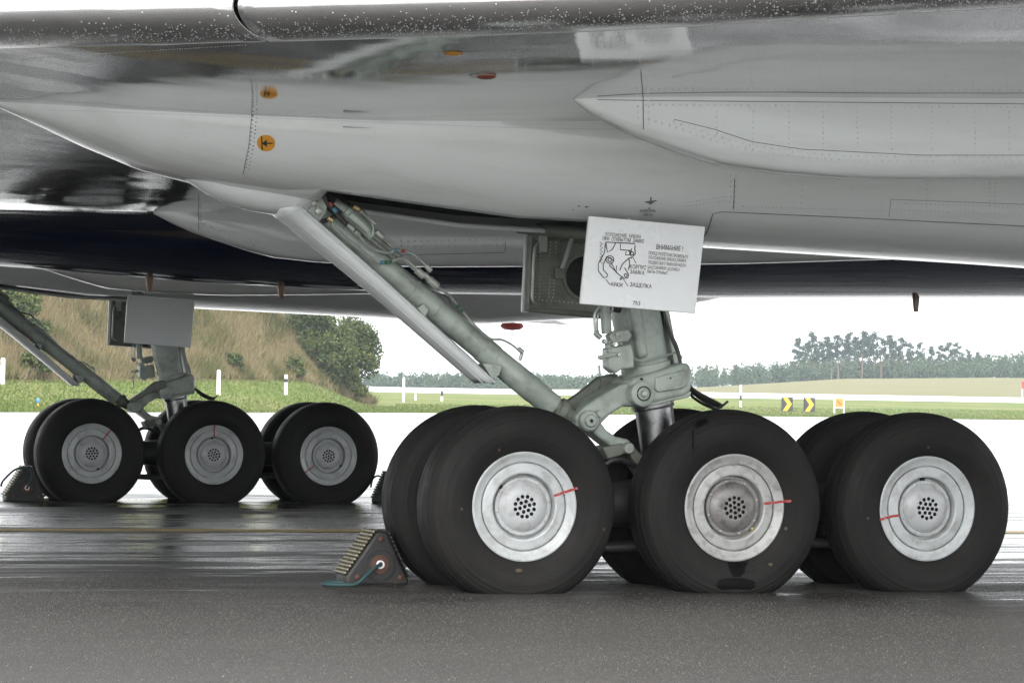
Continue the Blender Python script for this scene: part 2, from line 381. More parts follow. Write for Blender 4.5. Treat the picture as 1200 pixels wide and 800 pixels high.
UE = [-1.2, -.4, -.178, -.11, -.048, .08, .178, .5, 1.2]; DE = [90, 118, 158, 194, 244, 336, 362, 430, 500]
def dedge(u): return tab(UE, DE, u)
def terr(u, d):
    de = dedge(u); e = max(0, d-de)
    z9 = tab([-.05, 0, .066, .116, .168], [5.2, 5.6, 7.3, 11, 12.1], u); zr = tab([de, 515, 570, 900, 1500, 1800], [0.0, 2.75, 3.97, z9, z9+4, z9+6], d)
    zt_ = tab([-.178, -.05], [1.85, 2.8], u); zl_ = tab([0, 34, 400, 1700], [0, zt_, zt_+3, 19], e)
    w = smooth(-.075, -.045, u); return .012+zl_*(1-w)+zr*w
us = sorted(set(list(np.linspace(-1.2, -.25, 12))+list(np.linspace(-.25, .25, 90))+list(np.linspace(.25, 1.2, 12))))
def sheet(name, mat, d0, d1, n):
    g = MB(); rows = []
    for i in range(n+1):
        t = i/n
        rows.append([fan(u, (d0 if d0 else dedge(u))*(1-t)+d1*t, terr(u, (d0 if d0 else dedge(u))*(1-t)+d1*t)) for u in us])
    g.grid(rows); return tag(g.build(name, mat), kind='structure')
sheet('lawn', 'lawn', None, 515, 34); sheet('far_runway', 'concrete', 515, 570, 3); sheet('field', 'field', 570, 1800, 20)

# grassy bank at the left
def bank_h(u, d):
    s = smooth(-.0415, -.105, u)*9.6+smooth(-.10, -.16, u)*0.8
    c0 = dedge(u)+34
    f = smooth(c0, c0+26, d)*(1-smooth(c0+70, c0+110, d))
    return s*f*(1+.05*math.sin(u*90+d*.2)+.04*math.sin(u*230))
g = MB(); rows = []
for e in np.linspace(30, 150, 44):
    rows.append([fan(u, dedge(u)+e, terr(u, dedge(u)+e)-.15+bank_h(u, dedge(u)+e)) for u in np.linspace(-.42, -.035, 70)])
g.grid(rows); tag(g.build('grass_bank', 'bank'), kind='structure')
def on_bank(u, d): return fan(u, d, terr(u, d)-.12+bank_h(u, d))

def blades(name, pts, hts, mat, wid, lean=.35):
    n = len(pts); P = np.array(pts); H = np.array(hts)[:, None]
    a = rng.uniform(0, 2*math.pi, n); A = np.stack([np.cos(a), np.sin(a), 0*a], 1)*np.array(wid).reshape(-1, 1)
    L = np.stack([rng.normal(0, lean, n), rng.normal(0, lean, n), np.ones(n)], 1)*H
    V = np.stack([P-A, P+A, P+L], 1); return quads(name, V, mat, None, 3)
sets = {'grass_dry': ([], []), 'grass_olive': ([], [])}
for i in range(120000):
    u = random.uniform(-.205, -.04); d = dedge(u)+34+random.random()*27
    if bank_h(u, d) < .2: continue
    q_ = on_bank(u, d); k = 3.2*NZ.noise(Vector((q_[0]*.16, q_[1]*.16, q_[2]*.5)))+random.gauss(0, .7)
    P_, H_ = sets['grass_olive' if k > .75 else 'grass_dry']
    P_.append(on_bank(u, d)); H_.append(random.uniform(.25, .95)*(0.65+0.35*(math.sin(u*310)*math.sin(d*.9)+1)))
tag(blades('dry_grass', *sets['grass_dry'], 'grass_dry', [.032]*len(sets['grass_dry'][0])), 'tall straw-coloured dry grass covering the bank behind the far wheels', 'grass', kind='stuff')
tag(blades('olive_grass', *sets['grass_olive'], 'grass_olive', [.05]*len(sets['grass_olive'][0])), 'patches of olive green weeds among the dry grass of the bank', 'grass', kind='stuff')
pts, h = [], []
for i in range(46000):
    u = random.uniform(-.20, .19); de = dedge(u); d = de+random.random()**1.6*(45 if u < -.04 else 70)
    if bank_h(u, d) > .3: continue
    pts.append(fan(u, d, terr(u, d)-.02)); h.append(random.uniform(.08, .24))
tag(blades('lawn_grass', pts, h, 'grass_green', [.06]*len(pts)), 'short bright green grass along the edge of the apron', 'grass', kind='stuff')

def leaf_cloud(centers, radii, n, size, flat=1.0):
    C = np.array(centers); Rr = np.array(radii); w = Rr**2; w = w/w.sum()
    k = rng.choice(len(C), n, p=w)
    d = rng.normal(size=(n, 3)); d /= np.linalg.norm(d, axis=1)[:, None]
    rr = rng.random(n)**.45
    P = C[k]+d*(Rr[k]*rr)[:, None]*np.array([1, 1, flat])
    a = rng.normal(size=(n, 3)); a /= np.linalg.norm(a, axis=1)[:, None]
    b = np.cross(a, rng.normal(size=(n, 3))); b /= np.linalg.norm(b, axis=1)[:, None]
    sz = size*rng.uniform(.6, 1.4, n)[:, None]
    return np.stack([P-a*sz, P-b*sz*.55, P+a*sz, P+b*sz*.55], 1)
def bush(name, base, w, h, mat, label, group, n, size, cat='bush', stems=4):
    root = empty(name, base); tag(root, label, cat, group)
    cs, rs = [], []; mb = MB()
    for i in range(26):
        a = random.uniform(0, 6.28); r = w*.5*math.sqrt(random.random())*.85; z = random.uniform(.12, .95)*h
        k = 1-.55*max(0, z/h-.45)/.55
        cs.append((base[0]+r*k*math.cos(a), base[1]+r*k*math.sin(a), base[2]+z)); rs.append(random.uniform(.13, .24)*min(w, h))
    for i in range(stems):
        c = cs[random.randrange(len(cs))]; q = Vector(base)+(Vector(c)-Vector(base))*.5+Vector((random.uniform(-.2, .2)*w*.3, 0, .1*h))
        mb.tube([(base[0]+random.uniform(-.1, .1)*w, base[1], base[2]-.1), q, c], [.03*h*.5, .02*h*.5, .008*h], 6)
    mb.build('stem', 'bark', root)
    quads('crown', leaf_cloud(cs, rs, n, size), mat, root)
    return root
bushes = [(-.0570, 13, 6.6, 7.6, 'leaf_bush', 'large dark green bush at the right end of the grassy bank', 15000),
          (-.0700, 15, 6.5, 6.0, 'leaf_bush', 'tall leafy bush just left of the large one on the bank', 12000),
          (-.0880, 20, 6.0, 3.6, 'leaf_bush_light', 'olive green bush on the bank crest above the rear far wheel', 9000),
          (-.0640, 9, 6.0, 5.6, 'leaf_bush', 'dense middle bush filling the gap between the two tall ones', 11000),
          (-.0560, 9, 3.4, 2.6, 'leaf_bush_light', 'small low bush at the foot of the large dark bush', 3000),
          (-.0760, 5, 2.6, 1.6, 'leaf_bush', 'dark scrubby bush low on the bank behind the rear far wheel', 2200),
          (-.1740, 10, 5.2, 3.8, 'leaf_bush', 'dark green bush at the left end of the bank', 8000),
          (-.1560, 20, 7.5, 3.0, 'leaf_bush_light', 'broad olive bush on the crest behind the sloping far brace', 8000),
          (-.1310, 20, 6.0, 2.8, 'leaf_bush_light', 'broad olive bush on the crest left of the far gear door', 6000),
          (-.1680, 4, 3.6, 1.6, 'leaf_bush', 'low dark bush near the leftmost white post', 2600),
          (-.0975, 6, 2.6, 1.2, 'leaf_bush', 'small scrub bush right of the far oleo leg on the bank', 1600)]
for (u, d, w, h_, mt, lb, n) in bushes:
    d = dedge(u)+34+d; bush('bush', tuple(on_bank(u, d)), w, h_, mt, lb, 'bushes on the grassy bank', n, .15)

# hilltop pines (things) and the far wood (one mass)
def pine_mesh(seed, h):
    random.seed(seed); tb = MB(); bend = random.uniform(-.5, .5)
    top = [(0, 0, -.4), (bend*.3, 0, h*.35), (bend*.7, bend*.2, h*.7), (bend, bend*.3, h*.97)]
    tb.tube(top, [.20, .16, .10, .03], 6); cs, rs = [], []
    for i in range(17):
        z = h*(0.50+.48*i/16); a = random.uniform(0, 6.28); L = (1-(i/16)**2*.75)*random.uniform(.6, 1.7)
        p = Vector((bend*z/h, 0, z)); q = p+Vector((math.cos(a)*L, math.sin(a)*L, random.uniform(.1, .5)))
        tb.tube([p, q], [.05, .02], 5); cs.append(tuple(q)); rs.append(random.uniform(.55, 1.0))
    for z in (.3, .42):
        a = random.uniform(0, 6.28); p = Vector((bend*z*.8, 0, h*z)); tb.tube([p, p+Vector((math.cos(a)*.9, math.sin(a)*.9, .1))], [.05, .02], 5)
    return tb.mesh('trunk'), leaf_cloud(cs, rs, 1500, .20, .7)
variants = []
for sd_ in range(5):
    tm, V = pine_mesh(50+sd_, 11.0); tm.materials.append(MATS['bark_pine'])
    o = quads('crown', V, 'needle'); cm = o.data; bpy.data.objects.remove(o); variants.append((tm, cm))
random.seed(11)
px = [937, 946, 955, 961, 968, 975, 983, 990, 996, 1003, 1011, 1018, 1025, 1033, 1041, 1049, 1058, 1068, 1079, 1091, 1103, 1112, 1124, 1134, 1145]
pt = [397, 403, 391, 401, 396, 402, 394, 400, 391, 396, 389, 395, 391, 397, 394, 400, 397, 403, 402, 407, 405, 402, 403, 410, 413]
ords = 'first second third fourth fifth sixth seventh eighth ninth tenth eleventh twelfth thirteenth fourteenth fifteenth sixteenth seventeenth eighteenth nineteenth twentieth twenty-first twenty-second twenty-third twenty-fourth twenty-fifth'.split()
for i, (x, y) in enumerate(zip(px, pt)):
    u = (x-600)/F_PX; d = 905+random.uniform(-25, 45); zt = .87+(475+.0166*(x-600)-1-y)*d/F_PX; zb = terr(u, d)
    H = zt-zb; tm, cm = variants[i % 5]; p = fan(u, d, zb)
    r = empty('pine_tree', tuple(p), random.uniform(0, 6.28)); k = H/11.0; r.scale = (k*1.15, k*1.15, k)
    tag(r, f'hazy hilltop pine with bare trunk, {ords[i]} from the left of the clump', 'tree', 'pines on the hilltop')
    for nm, me in (('trunk', tm), ('crown', cm)):
        c = bpy.data.objects.new(nm, me); COL.objects.link(c); c.parent = r
Vs = []; random.seed(12)
def wood_tree(u, d, H, w, n):
    zb = terr(u, d); b = fan(u, d, zb); cs, rs = [], []
    for k in range(6):
        t = k/5; cs.append((b[0]+random.uniform(-.3, .3)*w, b[1]+random.uniform(-.3, .3)*w, zb+H*(.18+.74*t))); rs.append(w*(.62-.42*t)*random.uniform(.8, 1.2))
    Vs.append(leaf_cloud(cs, rs, n, .42))
for i in range(640):
    u = random.uniform(-.052, .215); d = random.uniform(930, 1010); x = 600+u*F_PX
    top = tab([430, 600, 690, 760, 800, 850, 900, 950, 1000, 1100, 1160, 1300], [437, 437, 441, 437, 430, 428, 425, 421, 422, 423, 415, 405], x)+random.uniform(-3, 5)
    H = .87+(474+.0166*(x-600)-top)*d/F_PX-terr(u, d)
    if H < 1.5: H = 1.5
    wood_tree(u, d, H, random.uniform(2.4, 4.0), 190)
for i in range(170):
    u = random.uniform(.100, .166); d = random.uniform(925, 965); x = 600+u*F_PX; top = random.uniform(tab([935, 1000, 1060, 1160], [408, 402, 408, 416], x), 428)
    wood_tree(u, d, .87+(474+.0166*(x-600)-top)*d/F_PX-terr(u, d), random.uniform(1.8, 3.2), 150)
for i in range(160):
    u = random.uniform(.09, .165); wood_tree(u, random.uniform(890, 925), random.uniform(3.2, 5.5), random.uniform(1.8, 3.0), 120)
tag(quads('far_wood', np.concatenate(Vs), 'forest_leaf'), 'blue-green hazy wood along the horizon below the pines', 'wood', kind='stuff')

# marker posts, signs, lamp
def ground_at(x, d):
    u = (x-600)/F_PX; return fan(u, d, terr(u, d) if d > dedge(u) else 0.0)
def find_d(x, y):
    best = None; u = (x-600)/F_PX
    for d in np.linspace(dedge(u)+1, dedge(u)+140, 200):
        p = fan(u, d, terr(u, d))-CAM; e = abs(400-F_PX*(p@UP)/(p@FW)-y)
        if best is None or e < best[0]-.02: best = (e, d)
    return best[1]
def post(x, d, ytop, ybase, label, band=None):
    d = find_d(x, ybase)
    b = ground_at(x, d); H = (ybase-ytop)*d/F_PX; r = empty('marker_post', tuple(b)); tag(r, label, 'post', 'white marker posts along the grass')
    w = .15 if H > 1 else .11
    mb = MB(); mb.tube([b+np.array([0, 0, z]) for z in (-.1, H*.55, H-.12, H-.03, H)], [w, w, w*.96, w*.8, w*.4], 12); mb.build('shaft', 'white_plastic', r)
    mb = MB(); mb.lathe([(w*1.03, band[0]*H), (w*1.03, band[1]*H)] if band else [(w*1.08, -.06), (w*1.08, .05)], b, (0, 0, 1), 12); mb.build('band' if band else 'base_collar', 'sign_black' if band else 'white_plastic', r)
    return r
post(4, 215, 419, 450, 'white marker post at the left edge under the sloping brace')
post(257, 226, 433, 462, 'tall plain white post above the middle far wheel')
post(336, 226, 439, 463, 'white post with black band near its top behind the far wheels', (.62, .80))
post(474, 262, 442, 471, 'plain white post beside the left edge of the large near tyres')
post(519, 300, 457, 470, 'short post with black upper half above the front near tyre', (.45, .92))
post(488, 330, 461, 469, 'tiny white post between the two posts left of the near brace')
post(690, 420, 444, 464, 'white post seen in the gap beside the near oleo leg')
post(869, 330, 451, 477, 'white post with dark patch left of the chevron signs', (.30, .55))
def sign_base(x, d): return ground_at(x, d)
def chevron(x, d, label):
    b = sign_base(x, d); r = empty('chevron_sign', tuple(b)); tag(r, label, 'sign', 'chevron signs on the grass')
    k = d/F_PX; W, H = 13.5*k, 16.5*k; rx = Vector(HR); fy = -Vector(HF); up = Vector((0, 0, 1)); o = Vector(b)+up*.12
    mb = MB(); mb.prism([o-rx*W/2, o+rx*W/2, o+rx*W/2+up*H, o-rx*W/2+up*H], fy*-.05); mb.build('board', 'sign_black', r)
    c = o+fy*.012
    mb = MB(); mb.prism([c+rx*x_*W+up*z_*H for x_, z_ in ((-.36, .03), (.02, .03), (.40, .5), (.02, .97), (-.36, .97), (.02, .5))], fy*-.008); mb.build('chevron', 'sign_yellow', r)
    for s in (-.35, .35):
        mb = MB(); mb.tube([Vector(b)+rx*s*W-fy*.08-up*.1, Vector(b)+rx*s*W-fy*.08+up*H*.9], .03, 8); mb.build('leg', 'ink_grey', r)
dsg = find_d(937, 483)
chevron(923.5, dsg, 'left of the two black signs with a yellow chevron'); chevron(949.5, dsg, 'right of the two black signs with a yellow chevron')
b = sign_base(984.5, dsg); r = empty('frame_sign', tuple(b)); tag(r, 'small orange panel on a white frame right of the chevron signs', 'sign')
k = dsg/F_PX; rx = Vector(HR); fy = -Vector(HF); up = Vector((0, 0, 1)); B = Vector(b)
for s in (-5.5, 5.5):
    mb = MB(); mb.tube([B+rx*s*k-up*.1, B+rx*s*k+up*19*k], .085, 8); mb.build('leg', 'white_plastic', r)
for z in (6.5, 18.4):
    mb = MB(); mb.box(B+up*z*k-fy*.02, (11*k, .10, .12), Matrix.Rotation(-YAW, 3, 'Z')); mb.build('rail', 'white_plastic', r)
mb = MB(); mb.box(B+up*12.5*k+fy*.1, (8.6*k, .05, 10*k), Matrix.Rotation(-YAW, 3, 'Z')); pn = mb.build('panel', 'panel_orange', r)
mb = MB(); c = B+up*12.5*k+fy*.132
mb.prism([c+rx*x_*k+up*z_*k for x_, z_ in ((-2.2, 2.4), (-1.2, 2.4), (2.4, -1.4), (2.4, -2.4), (1.4, -2.4), (-2.2, 1.4))], fy*.006); mb.build('stripe', 'band_red', r)
b = ground_at(46, find_d(46, 476)); r = empty('taxiway_lamp', tuple(b)); tag(r, 'small blue and orange taxiway edge lamp on the lawn', 'lamp')
mb = MB(); mb.tube([b+np.array([0, 0, z]) for z in (-.1, .22)], .07, 10); mb.build('stem', 'sign_orange', r)
mb = MB(); mb.lathe([(.10, .20), (.12, .26), (.12, .40), (.09, .47), (.02, .50)], b, (0, 0, 1), 12); mb.build('globe', 'band_blue', r)
b = ground_at(1200.5, 560); r = empty('red_marker', tuple(b)); tag(r, 'red marker board in the field at the right edge', 'marker')
mb = MB(); mb.box(b+np.array([0, 0, 2.6]), (.8, .12, 1.5), Matrix.Rotation(-YAW, 3, 'Z')); mb.build('board', 'band_red', r)
for s in (-.3, .3):
    mb = MB(); mb.tube([Vector(b)+rx*s-up*.2, Vector(b)+rx*s+up*2.4], .05, 8); mb.build('leg', 'white_plastic', r)

# ------------------------------------------------------------------ the airliner
YC2 = 12.34                                                     # port y + starboard y
def mir(mb, far):
    if far: mb.v = [(x, YC2-y, z) for x, y, z in mb.v]
    return mb
jet = empty('airliner', (0, 6.17, 0))
tag(jet, 'grey and navy jet airliner on two six-wheel bogies, seen low under its wing', 'airliner')

# fuselage
fx = [-22, -18, -12, -6, -2.6, -1.19, .29, 2.36, 4.85, 9, 13, 18]
fz = [2.9, 2.0, 1.80, 1.76, 1.722, 1.648, 1.622, 1.648, 1.715, 1.78, 1.9, 2.6]
fr = [.4, 1.6, 1.9, 1.9, 1.9, 1.9, 1.9, 1.9, 1.9, 1.9, 1.85, 1.2]
mb = MB(); xs_ = np.concatenate([np.linspace(-22, -6, 14), np.linspace(-5.5, 8, 40), np.linspace(9, 18, 8)]); rows = []
for x in xs_:
    R = tab(fx, fr, x); zb = tab(fx, fz, x); rows.append([(x, 6.17+R*math.sin(a), zb+R-R*math.cos(a)) for a in np.linspace(0, 2*math.pi, 73)])
fus = mb.grid(rows).build('fuselage', 'fuselage_paint', jet, recalc=True)
for (u, v, L) in ((175, 322, .10), (329, 332, .09), (1073, 348, .11)):
    p = PY(u, v, 6.17); mb = MB(); zb = tab(fx, fz, p[0])+.01
    mb.prism([(p[0]-.024, 6.155, zb), (p[0]+.028, 6.155, zb), (p[0]+.018, 6.155, zb-L), (p[0]-.010, 6.155, zb-L)], (0, .03, 0))
    mb.build('drain_mast', 'mast_brown', jet, bevel=.006)

# wing lower surface
ZY = [-.4, 1.5, 3.4, 4.8, 6.17]; ZZ = [2.128, 2.03, 1.935, 1.925, 1.92]
AX = [-4, -2, -1.67, -1.26, -.04, .19, .78, 2, 4, 6, 10]; AZ = [-.012, 0, .004, .018, .066, .076, .102, .17, .30, .42, .6]
def zl(x, y):
    e = min(3.0, max(0, -.4-y))
    fwd = tab([-4.6, -3.8, -3.37, -3.1, -2.75, -2.39, -2], [.25, .17, .105, .065, .038, .017, 0], x)*tab([1, 3], [1, 0], y)
    return fwd+tab(ZY, ZZ, y)+tab(AX, AZ, x-max(0, -3.1-y)*.85)+.03*e+.018*e*e-max(0, -3.4-y)*.02
LY = [-12.5, -3.071, -2.777, -2.46, -2.215, -1.928, -1.758, -1.542, -1.28, -.995, 6.2]; LX = [7.4, -.15, -1.054, -1.95, -2.375, -2.80, -3.011, -3.219, -3.425, -3.636, -10.1]
def xs(y): return tab(LY, LX, y)
def xte(y): return 4.5+max(0, -1-y)*.55
ys_w = np.concatenate([np.linspace(6.1, -.3, 20), np.linspace(-.4, -3.6, 44), np.linspace(-4, -12.5, 12)])
for far in (0, 1):
    mb = MB(); rows = []
    for y in ys_w:
        x0 = xs(y)-.06; x1 = xte(y); row = []; th = tab([-12.5, -3, 6], [.22, .52, .95], y)
        for t in np.linspace(0, 1, 40): row.append((x0+(x1-x0)*t, y, zl(x0+(x1-x0)*t, y)))
        zlt = row[-1][2]
        for t in np.linspace(1, 0, 26):
            x = x0+(x1-x0)*t; up_ = th*(1.9*math.sqrt(max(0, t+.02))*(1-t)**.9)
            row.append((x, y, max(zl(x, y)+.01, zl(x, y)*(1-t)+zlt*t+.02+.16*(1-t)+up_*.55-.2*t*(1-t))))
        row.append(row[0]); rows.append(row)
    w = mir(mb.grid(rows), far).build('wing', 'wing_paint', jet, ang=50)
    if not far: wing_near = w
    for (ya, yb) in ((4.6, -1.948), (-1.961, -12.4)):
        mb = MB(); rows = []
        for y in np.concatenate([np.linspace(ya, -.6, 20) if ya > 0 else np.linspace(ya, -3.4, 40), np.linspace(-.65, yb, 26) if ya > 0 else np.linspace(-3.5, yb, 14)]):
            X0 = xs(y); z0 = zl(X0, y)-.012; a = tab([-12.4, -2, 5], [.22, .30, .45], y); bz = tab([-12.4, -2, 5], [.08, .093, .15], y); row = []
            nx, ny = (-.60, -.80)
            row.append((X0-.02*nx, y-.02*ny, z0+.012))
            for th in np.linspace(-math.pi/2, math.pi/2, 40): row.append((X0+nx*a*math.cos(th), y+ny*a*math.cos(th), z0+bz+bz*math.sin(th)))
            for q in (.15, .4, .7): row.append((X0-nx*q, y-ny*q, z0+2*bz+.14*q))
            row.append((X0-nx*.7, y-ny*.7, z0+2*bz+.05)); rows.append(row)
        s_ = mir(mb.grid(rows), far).build('slat', 'slat_paint', jet, ang=50)
        b2 = s_.modifiers.new('thick', 'SOLIDIFY'); b2.thickness = .012; b2.offset = 0
        if not far and ya > 0: slat_near = s_
        elif not far: slat_near2 = s_

# landing gear pods
PX = [-3.50, -3.435, -3.332, -3.232, -3.025, -2.771, -2.366, -2.1, -1.586, -1.097, -.2, 1.44, 2.5, 3.6, 4.6, 5.6, 6.6]
PB = [2.205, 2.185, 2.145, 2.108, 2.025, 1.935, 1.850, 1.815, 1.752, 1.697, 1.676, 1.636, 1.60, 1.68, 1.85, 2.08, 2.32]
PW = [.01, .05, .12, .21, .35, .46, .60, .68, .76, .80, .82, .82, .80, .70, .50, .28, .02]
def sect(x, inset=0.0, n=2.5, k=56, a0=0.0, a1=math.pi):
    w = tab(PX, PW, x)*(1-inset); zb = tab(PX, PB, x)+inset*.4; zt = (max(zl(x, .42-w), zl(x, .42), zl(x, .42+w))+.035) if x < 4.4 else zl(4.4, -.2)+.05-(x-4.4)*.06
    zt = max(zt, zb+.02); row = []
    for th in np.linspace(a0, a1, k):
        c, s = math.cos(th), math.sin(th)
        row.append((x, .42-w*math.copysign(abs(c)**(2/n), c), zt-(zt-zb)*max(0, s)**(2/n)))
    return row
px_ = np.concatenate([np.linspace(-3.50, -2.05, 26), np.linspace(-2.0, .06, 22), np.linspace(.12, 6.6, 40)])
for far in (0, 1):
    rows = [sect(x) for x in px_]; mb = MB(); n = 56; vs = [p for r in rows for p in r]; fs = []
    for i in range(len(rows)-1):
        for k in range(n-1):
            if -2.01 < px_[i] < -.42 and 19 <= k <= 35: continue
            fs.append((i*n+k, i*n+k+1, (i+1)*n+k+1, (i+1)*n+k))
        fs.append((i*n+n-1, i*n, (i+1)*n, (i+1)*n+n-1))
    mb.add(vs, fs); pod = mir(mb, far).build('gear_pod', 'pod_paint', jet, ang=60, recalc=True)
    m_ = pod.modifiers.new('thick', 'SOLIDIFY'); m_.thickness = .02; m_.offset = 0
    if not far: pod_near = pod
    mb = MB(); rows = []
    for x in np.linspace(-2.02, -.36, 12):
        s1 = sect(x, .06, k=56); rows.append(s1[:17]); 
    mb.grid(rows); rows = []
    for x in np.linspace(-2.02, -.36, 12): rows.append(sect(x, .06, k=56)[-17:])
    mb.grid(rows)
    for x in (-2.03, -.35): mb.add(sect(x, .06), [tuple(range(56))])
    zr = 2.09; mb.add([(-2.02, -.3, zr), (-.36, -.3, zr), (-.36, 1.14, zr), (-2.02, 1.14, zr)], [(0, 1, 2, 3)])
    tag(mir(mb, far).build('bay_liner', 'bay_dark', pod, recalc=False))
    # strut fairing under the pod nose
    mb = MB(); rows = []
    fu = [188, 200, 225, 250, 275, 300, 325, 345, 362]; fv = [184, 194, 211, 226, 237, 244, 248.5, 250, 249]; fw_ = [.01, .07, .13, .17, .19, .205, .21, .21, .21]
    for u, v, w in zip(fu, fv, fw_):
        p = PY(u, v, .42-w*.5); x = p[0]; zb = p[2]; zt = tab(PX, PB, x)+.14
        rows.append([(x, .42-w*math.copysign(abs(math.cos(t))**.8, math.cos(t)), zt-(zt-zb)*math.sin(t)**.8) for t in np.linspace(0, math.pi, 30)])
    f_ = mir(mb.grid(rows), far).build('strut_fairing', 'pod_paint', jet, ang=60)
    m_ = f_.modifiers.new('thick', 'SOLIDIFY'); m_.thickness = .008; m_.offset = 0

# flap track fairings
def fairing(name, prof, y0, half, far, n=4.0):
    mb = MB(); rows = []
    for (x, zb, w) in prof:
        zt = zl(x, y0)+.05 if x < xte(y0)-.15 else zl(xte(y0)-.15, y0)+.05-(x-xte(y0)+.15)*.15
        zb = min(zb, zt-.01)
        rows.append([(x, y0-half*w*math.copysign(abs(math.cos(t))**(2/n), math.cos(t)), zt-(zt-zb)*math.sin(t)**(2/n)) for t in np.linspace(0, math.pi, 44)])
    vs = [p for r in rows for p in r]; n_ = 44; fs = []
    for i in range(len(rows)-1):
        for k in range(n_): fs.append((i*n_+k, i*n_+(k+1) % n_, (i+1)*n_+(k+1) % n_, (i+1)*n_+k))
    mb.add(vs, fs); return mir(mb, far).build(name, 'fairing_paint', jet, ang=60)
def dens(pts, n=60):
    X = [p[0] for p in pts]; x = np.linspace(X[0], X[-1], n); return [(q, tab(X, [p[1] for p in pts], q), tab(X, [p[2] for p in pts], q)) for q in x]
OUT = dens([(-1.215, 2.17, .05), (-1.16, 2.128, .30), (-.958, 2.038, .62), (-.76, 1.978, .80), (-.566, 1.927, .92), (-.25, 1.898, 1), (.036, 1.888, 1), (.45, 1.895, 1), (.867, 1.916, 1), (2.2, 1.98, 1), (4.0, 2.07, .8), (5.4, 2.30, .1)], 90)
INN = dens([(-2.12, 1.92, .05), (-2.05, 1.885, .30), (-1.845, 1.807, .62), (-1.446, 1.699, .92), (-1.145, 1.676, 1), (-.53, 1.668, 1), (.1, 1.69, 1), (1.5, 1.75, 1), (3.2, 1.85, .8), (4.8, 2.12, .1)])
fair_near = None
for far in (0, 1):
    o1 = fairing('flap_fairing', OUT, -1.08, .125, far); o2 = fairing('flap_fairing', INN, 3.5, .13, far)
    if not far: fair_near, fair_inner = o1, o2
# drooped outer flap of the far wing
mb = MB(); mb.prism([(3.4, 16.2, 1.90), (4.5, 16.2, 1.835), (5.25, 17.4, 1.765), (4.3, 17.4, 1.80)], (0, .02, .035)); mb.build('flap', 'white_plastic', jet, bevel=.008)
mb = MB(); p = PY(600, 381, 16.6); mb.lathe([(.02, .03), (.11, .02), (.13, -.015), (.09, -.045), (.01, -.055)], p, (0, 0, 1), 16, cap=True); mb.build('beacon', 'band_red', jet)

# ---- decals, rivets and seams on the skins, found by casting onto the real surface
TREES = {k: bvh(o) for k, o in (('pod', pod_near), ('fair', fair_near), ('inner', fair_inner), ('wing', wing_near), ('slat', slat_near), ('slat2', slat_near2))}
CV = Vector(CAM)
def hit(key, u, v):
    d = Vector(ray(u, v)).normalized(); loc, nor, i, dist = TREES[key].ray_cast(CV, d)
    if loc is None: return None
    if nor.dot(d) > 0: nor = -nor
    if key == 'pod': loc = loc+nor*.0102                          # the outer face of the skin
    return loc, nor
def along(poly, step):
    out = []; carry = 0.0
    for (a, b), (c, d) in zip(poly, poly[1:]):
        L = math.hypot(c-a, d-b); t = carry
        while t < L: out.append((a+(c-a)*t/L, b+(d-b)*t/L)); t += step
        carry = t-L
    return out
def rivets(key, lines, r, parent, mat='rivet_grey', off=.001, name='rivets'):
    mb = MB(); prof = ((1.0, 0), (.75, .45), (.25, .65))
    for poly, step in lines:
        for (u, v) in along(poly, step):
            h = hit(key, u+random.uniform(-.25, .25), v+random.uniform(-.25, .25))
            if not h: continue
            p, nrm = h; rr = r*random.uniform(.85, 1.15); a = nrm.orthogonal().normalized(); b = nrm.cross(a); vs = []; q = off/rr
            for k_, hh in prof:
                for j in range(6): vs.append(p+nrm*(hh*rr*.45+off-.001)+(a*math.cos(j*1.047)+b*math.sin(j*1.047))*rr*k_)
            fs = [(i*6+j, i*6+(j+1) % 6, (i+1)*6+(j+1) % 6, (i+1)*6+j) for i in range(2) for j in range(6)]+[tuple(range(12, 18))]
            mb.add(vs, fs)
    return tag(mb.build(name, mat, parent, recalc=False), kind='stuff')
def seam(key, poly, wpx, parent, mat='seam_dark', off=.0012, name='panel_seam'):
    pts = [hit(key, u, v) for u, v in along(poly, 5)]; pts = [p for p in pts if p]
    mb = MB(); vs = []; fs = []
    for i, (p, nrm) in enumerate(pts):
        d = (pts[min(i+1, len(pts)-1)][0]-pts[max(i-1, 0)][0]).normalized(); s = nrm.cross(d).normalized()*wpx*.002
        vs += [p+nrm*off-s, p+nrm*off+s]
    fs = [(2*i, 2*i+1, 2*i+3, 2*i+2) for i in range(len(pts)-1)]
    if fs: mb.add(vs, fs).build(name, mat, parent, recalc=False)
cols = []
for x in (840, 883, 925, 965, 1005, 1045, 1092, 1143, 1183, 1228, 1275, 1322, 1370, 1418): cols.append(([(x, 131), (x, 177 if x > 880 else 160)], 6.2))
rivets('fair', cols+[([(757, 123), (1200, 126), (1480, 129)], 8), ([(760, 140), (800, 152), (840, 166), (880, 176), (940, 184), (1000, 188), (1200, 190), (1480, 193)], 8.5),
        ([(790, 143), (840, 160), (880, 170), (940, 179), (1000, 183), (1200, 185), (1480, 188)], 8.5), ([(747, 118), (748, 148)], 7), ([(760, 118), (761, 150)], 7)], .0060, fair_near)
seam('fair', [(753.5, 112), (754, 154)], 1.1, fair_near)
seam('fair', [(790, 140), (838, 152), (880, 166), (940, 175), (1080, 182), (1199, 182), (1480, 185)], .7, fair_near)
seam('fair', [(700, 117), (755, 118), (1199, 122), (1480, 125)], .8, fair_near)
rivets('inner', [([(235, 252), (236, 268)], 5), ([(240, 262), (300, 288), (340, 292)], 8), ([(430, 284), (600, 280)], 8), ([(430, 290), (600, 287)], 8), ([(250, 268), (330, 297)], 8)], .0078, fair_inner)
seam('inner', [(232, 235), (233, 270)], 1.0, fair_inner); seam('inner', [(420, 300), (592, 296), (592, 280)], .8, fair_inner)
